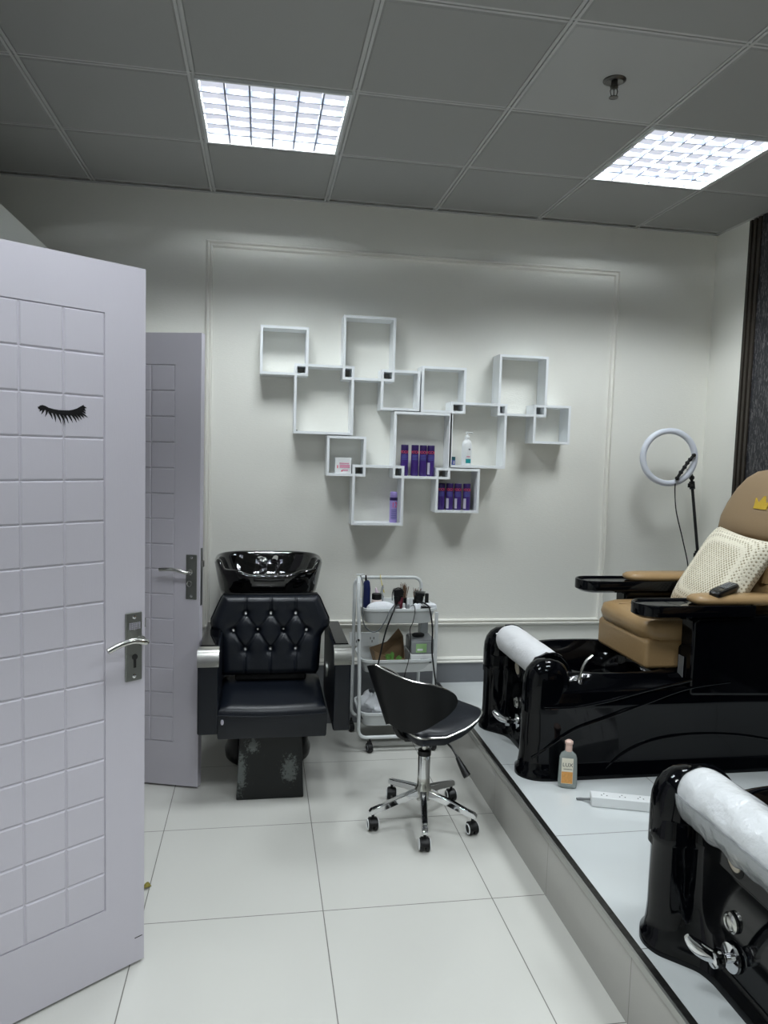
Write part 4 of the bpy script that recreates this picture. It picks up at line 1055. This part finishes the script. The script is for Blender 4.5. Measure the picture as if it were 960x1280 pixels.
# cushion on the first chair
def cushion(corners, th=.07):
    BL, BR, TR, TL = [Vector(c) for c in corners]; nn = (BR-BL).cross(TL-BL).normalized()
    def P(u, v, s_):
        e = (1-(2*u-1)**4)*(1-(2*v-1)**4); uu = .5+(u-.5)*(1-.07*(1-(2*v-1)**2)*0-.06*(1-abs(2*v-1)**1.5)*abs(2*u-1)); vv = .5+(v-.5)*(1-.06*(1-abs(2*u-1)**1.5)*abs(2*v-1))
        p = BL*(1-uu)*(1-vv)+BR*uu*(1-vv)+TR*uu*vv+TL*(1-uu)*vv
        return p+nn*s_*th*max(0, e)**.55
    return P, (BL+BR+TR+TL)/4, nn
from mathutils import Matrix as _M
cen = Vector((2.115, 3.09, 1.045))
P, _, nn = cushion([(-.22,-.22,0),(.22,-.22,0),(.22,.22,0),(-.22,.22,0)], .07)
m = MB(); m.grid(lambda u, v: P(u, v, 1), 28, 28); m.grid(lambda u, v: P(u, v, -1), 28, 28)
cu = m.build('throw_cushion', K['weave'], world=False, angle=80)
tag(cu, 'cream woven square cushion leaning on the tan backrest', 'cushion')
cu.location = cen
CUSH = cu
xa = Vector((.03,-1,0)).normalized(); za = Vector((-.86,0,.50)); za = (za-xa*za.dot(xa)).normalized(); ya = za.cross(xa)
rot = Matrix((xa, ya, za)).transposed().to_4x4() @ Matrix.Rotation(radians(-5), 4, 'Z')
cu.rotation_euler = rot.to_euler()

# phone / remote on the near arm pad
t = thing('remote_control', 'black handset with buttons lying on the near armrest of the back chair', 'remote', (1.985, 2.868, 1.000), radians(28))
m = MB(); m.loft([superring(0,0,z,rx,ry,40,5) for z, rx, ry in ((0,.082,.025),(.006,.088,.029),(.020,.088,.029),(.027,.082,.024))]); rb = m.build('handset', K['plastic_black'], t, world=False)
m = MB()
for i in range(6):
    for j in range(3): m.box(-.015+i*.014,-.005+i*.014,-.016+j*.012,-.008+j*.012,.027,.0295)
m.build('buttons', K['greyp'], rb, world=False, smooth=False)
m = MB(); m.box(-.070,-.025,-.018,.018,.0268,.0278); m.build('screen', K['black'], rb, world=False, smooth=False)
t.rotation_euler = (radians(6), radians(-8), radians(28))

# body wash bottle on platform
t = thing('body_wash_bottle', 'clear body wash bottle with rose cap on the platform', 'bottle', (1.254, 2.746, .225))
ro = radians(-18)
t.rotation_euler = (0,0,ro)
m = MB(); m.loft([superring(0,0,z,rx,ry,36,3.2) for z, rx, ry in ((0,.032,.020),(.004,.037,.024),(.02,.0385,.025),(.09,.036,.0235),(.125,.034,.022),(.138,.029,.019),(.146,.018,.015),(.150,.014,.013))]); bb = m.build('bottle_body', K['gel'], t, world=False, angle=60)
MB().lathe([(.0135,.150),(.0140,.152),(.0135,.176),(.0125,.178),(.0165,.181),(.0165,.190),(.010,.195),(.003,.196)], n=24).build('cap', K['rose'], t, world=False)
m = MB(); m.box(-.028,.018,-.0262,-.0254,.022,.128); lb = m.build('front_label', K['label_cream'], t, world=False, smooth=False)
m = MB(); m.box(-.027,.017,-.0268,-.0263,.024,.072); m.build('orange_band', K['orange'], lb, world=False, smooth=False)
m = text_mb('LUX', .022); m.xf(Matrix.Translation((-.004,-.0266,.100)) @ Matrix.Rotation(radians(90),4,'X')); m.build('lettering', K['ink'], lb, world=False, smooth=False)
m = MB(); m.box(-.020,.014,-.0268,-.0263,.082,.084); m.build('rule_line', K['ink'], lb, world=False, smooth=False)

# power strip on platform
ps = Vector((1.285, 2.595, .225)); pa = atan2(-.085, .26)
t = thing('power_strip', 'white multi-socket power strip on the platform, partly behind the near chair', 'power strip', tuple(ps), pa)
MB().box(0,.40,-.028,.028,0,.040).build('strip_body', K['white'], t, world=False, bevel=.004)
for k in range(5):
    for dx, dy in ((0,.008),(-.010,-.006),(.010,-.006)):
        m = MB(); m.cyl((.05+.068*k+dx,dy,.0395),(.05+.068*k+dx,dy,.0406),.0026, n=8); m.build('socket_hole', K['black_gap'], t, world=False, smooth=False)
m = MB(); m.tube([(0,.005,.015),(-.02,.012,.010),(-.035,.020,.006),(-.05,.016,.006)],.005,8,smooth=4); m.build('cord_stub', K['greyp'], t, world=False)

# ------------------------------------------------------------------ camera
f_px = 921.568; yaw, pit, rol = .16667274, .08172299, .02944697
fw = Vector((sin(yaw)*cos(pit), cos(yaw)*cos(pit), -sin(pit))); ri = Vector((cos(yaw), -sin(yaw), 0)); up = ri.cross(fw)
r2 = ri*cos(rol)+up*sin(rol); u2 = -ri*sin(rol)+up*cos(rol)
cam = bpy.data.cameras.new('camera'); co = bpy.data.objects.new('camera', cam); col.objects.link(co)
Mx = Matrix((r2, u2, -fw)).transposed().to_4x4(); Mx.translation = Vector((0,0,1.567)); co.matrix_world = Mx
cam.sensor_fit = 'HORIZONTAL'; cam.sensor_width = 36; cam.lens = f_px/960*36; cam.clip_start = .05
bpy.context.scene.camera = co
w = bpy.data.worlds.new('world'); bpy.context.scene.world = w; w.use_nodes = True; w.node_tree.nodes['Background'].inputs[0].default_value = (.5,.52,.55,1); w.node_tree.nodes['Background'].inputs[1].default_value = .02
vs = bpy.context.scene.view_settings; vs.view_transform = 'Standard'; vs.look = 'None'; vs.gamma = 1; vs.use_curve_mapping = False; vs.exposure = 0.0
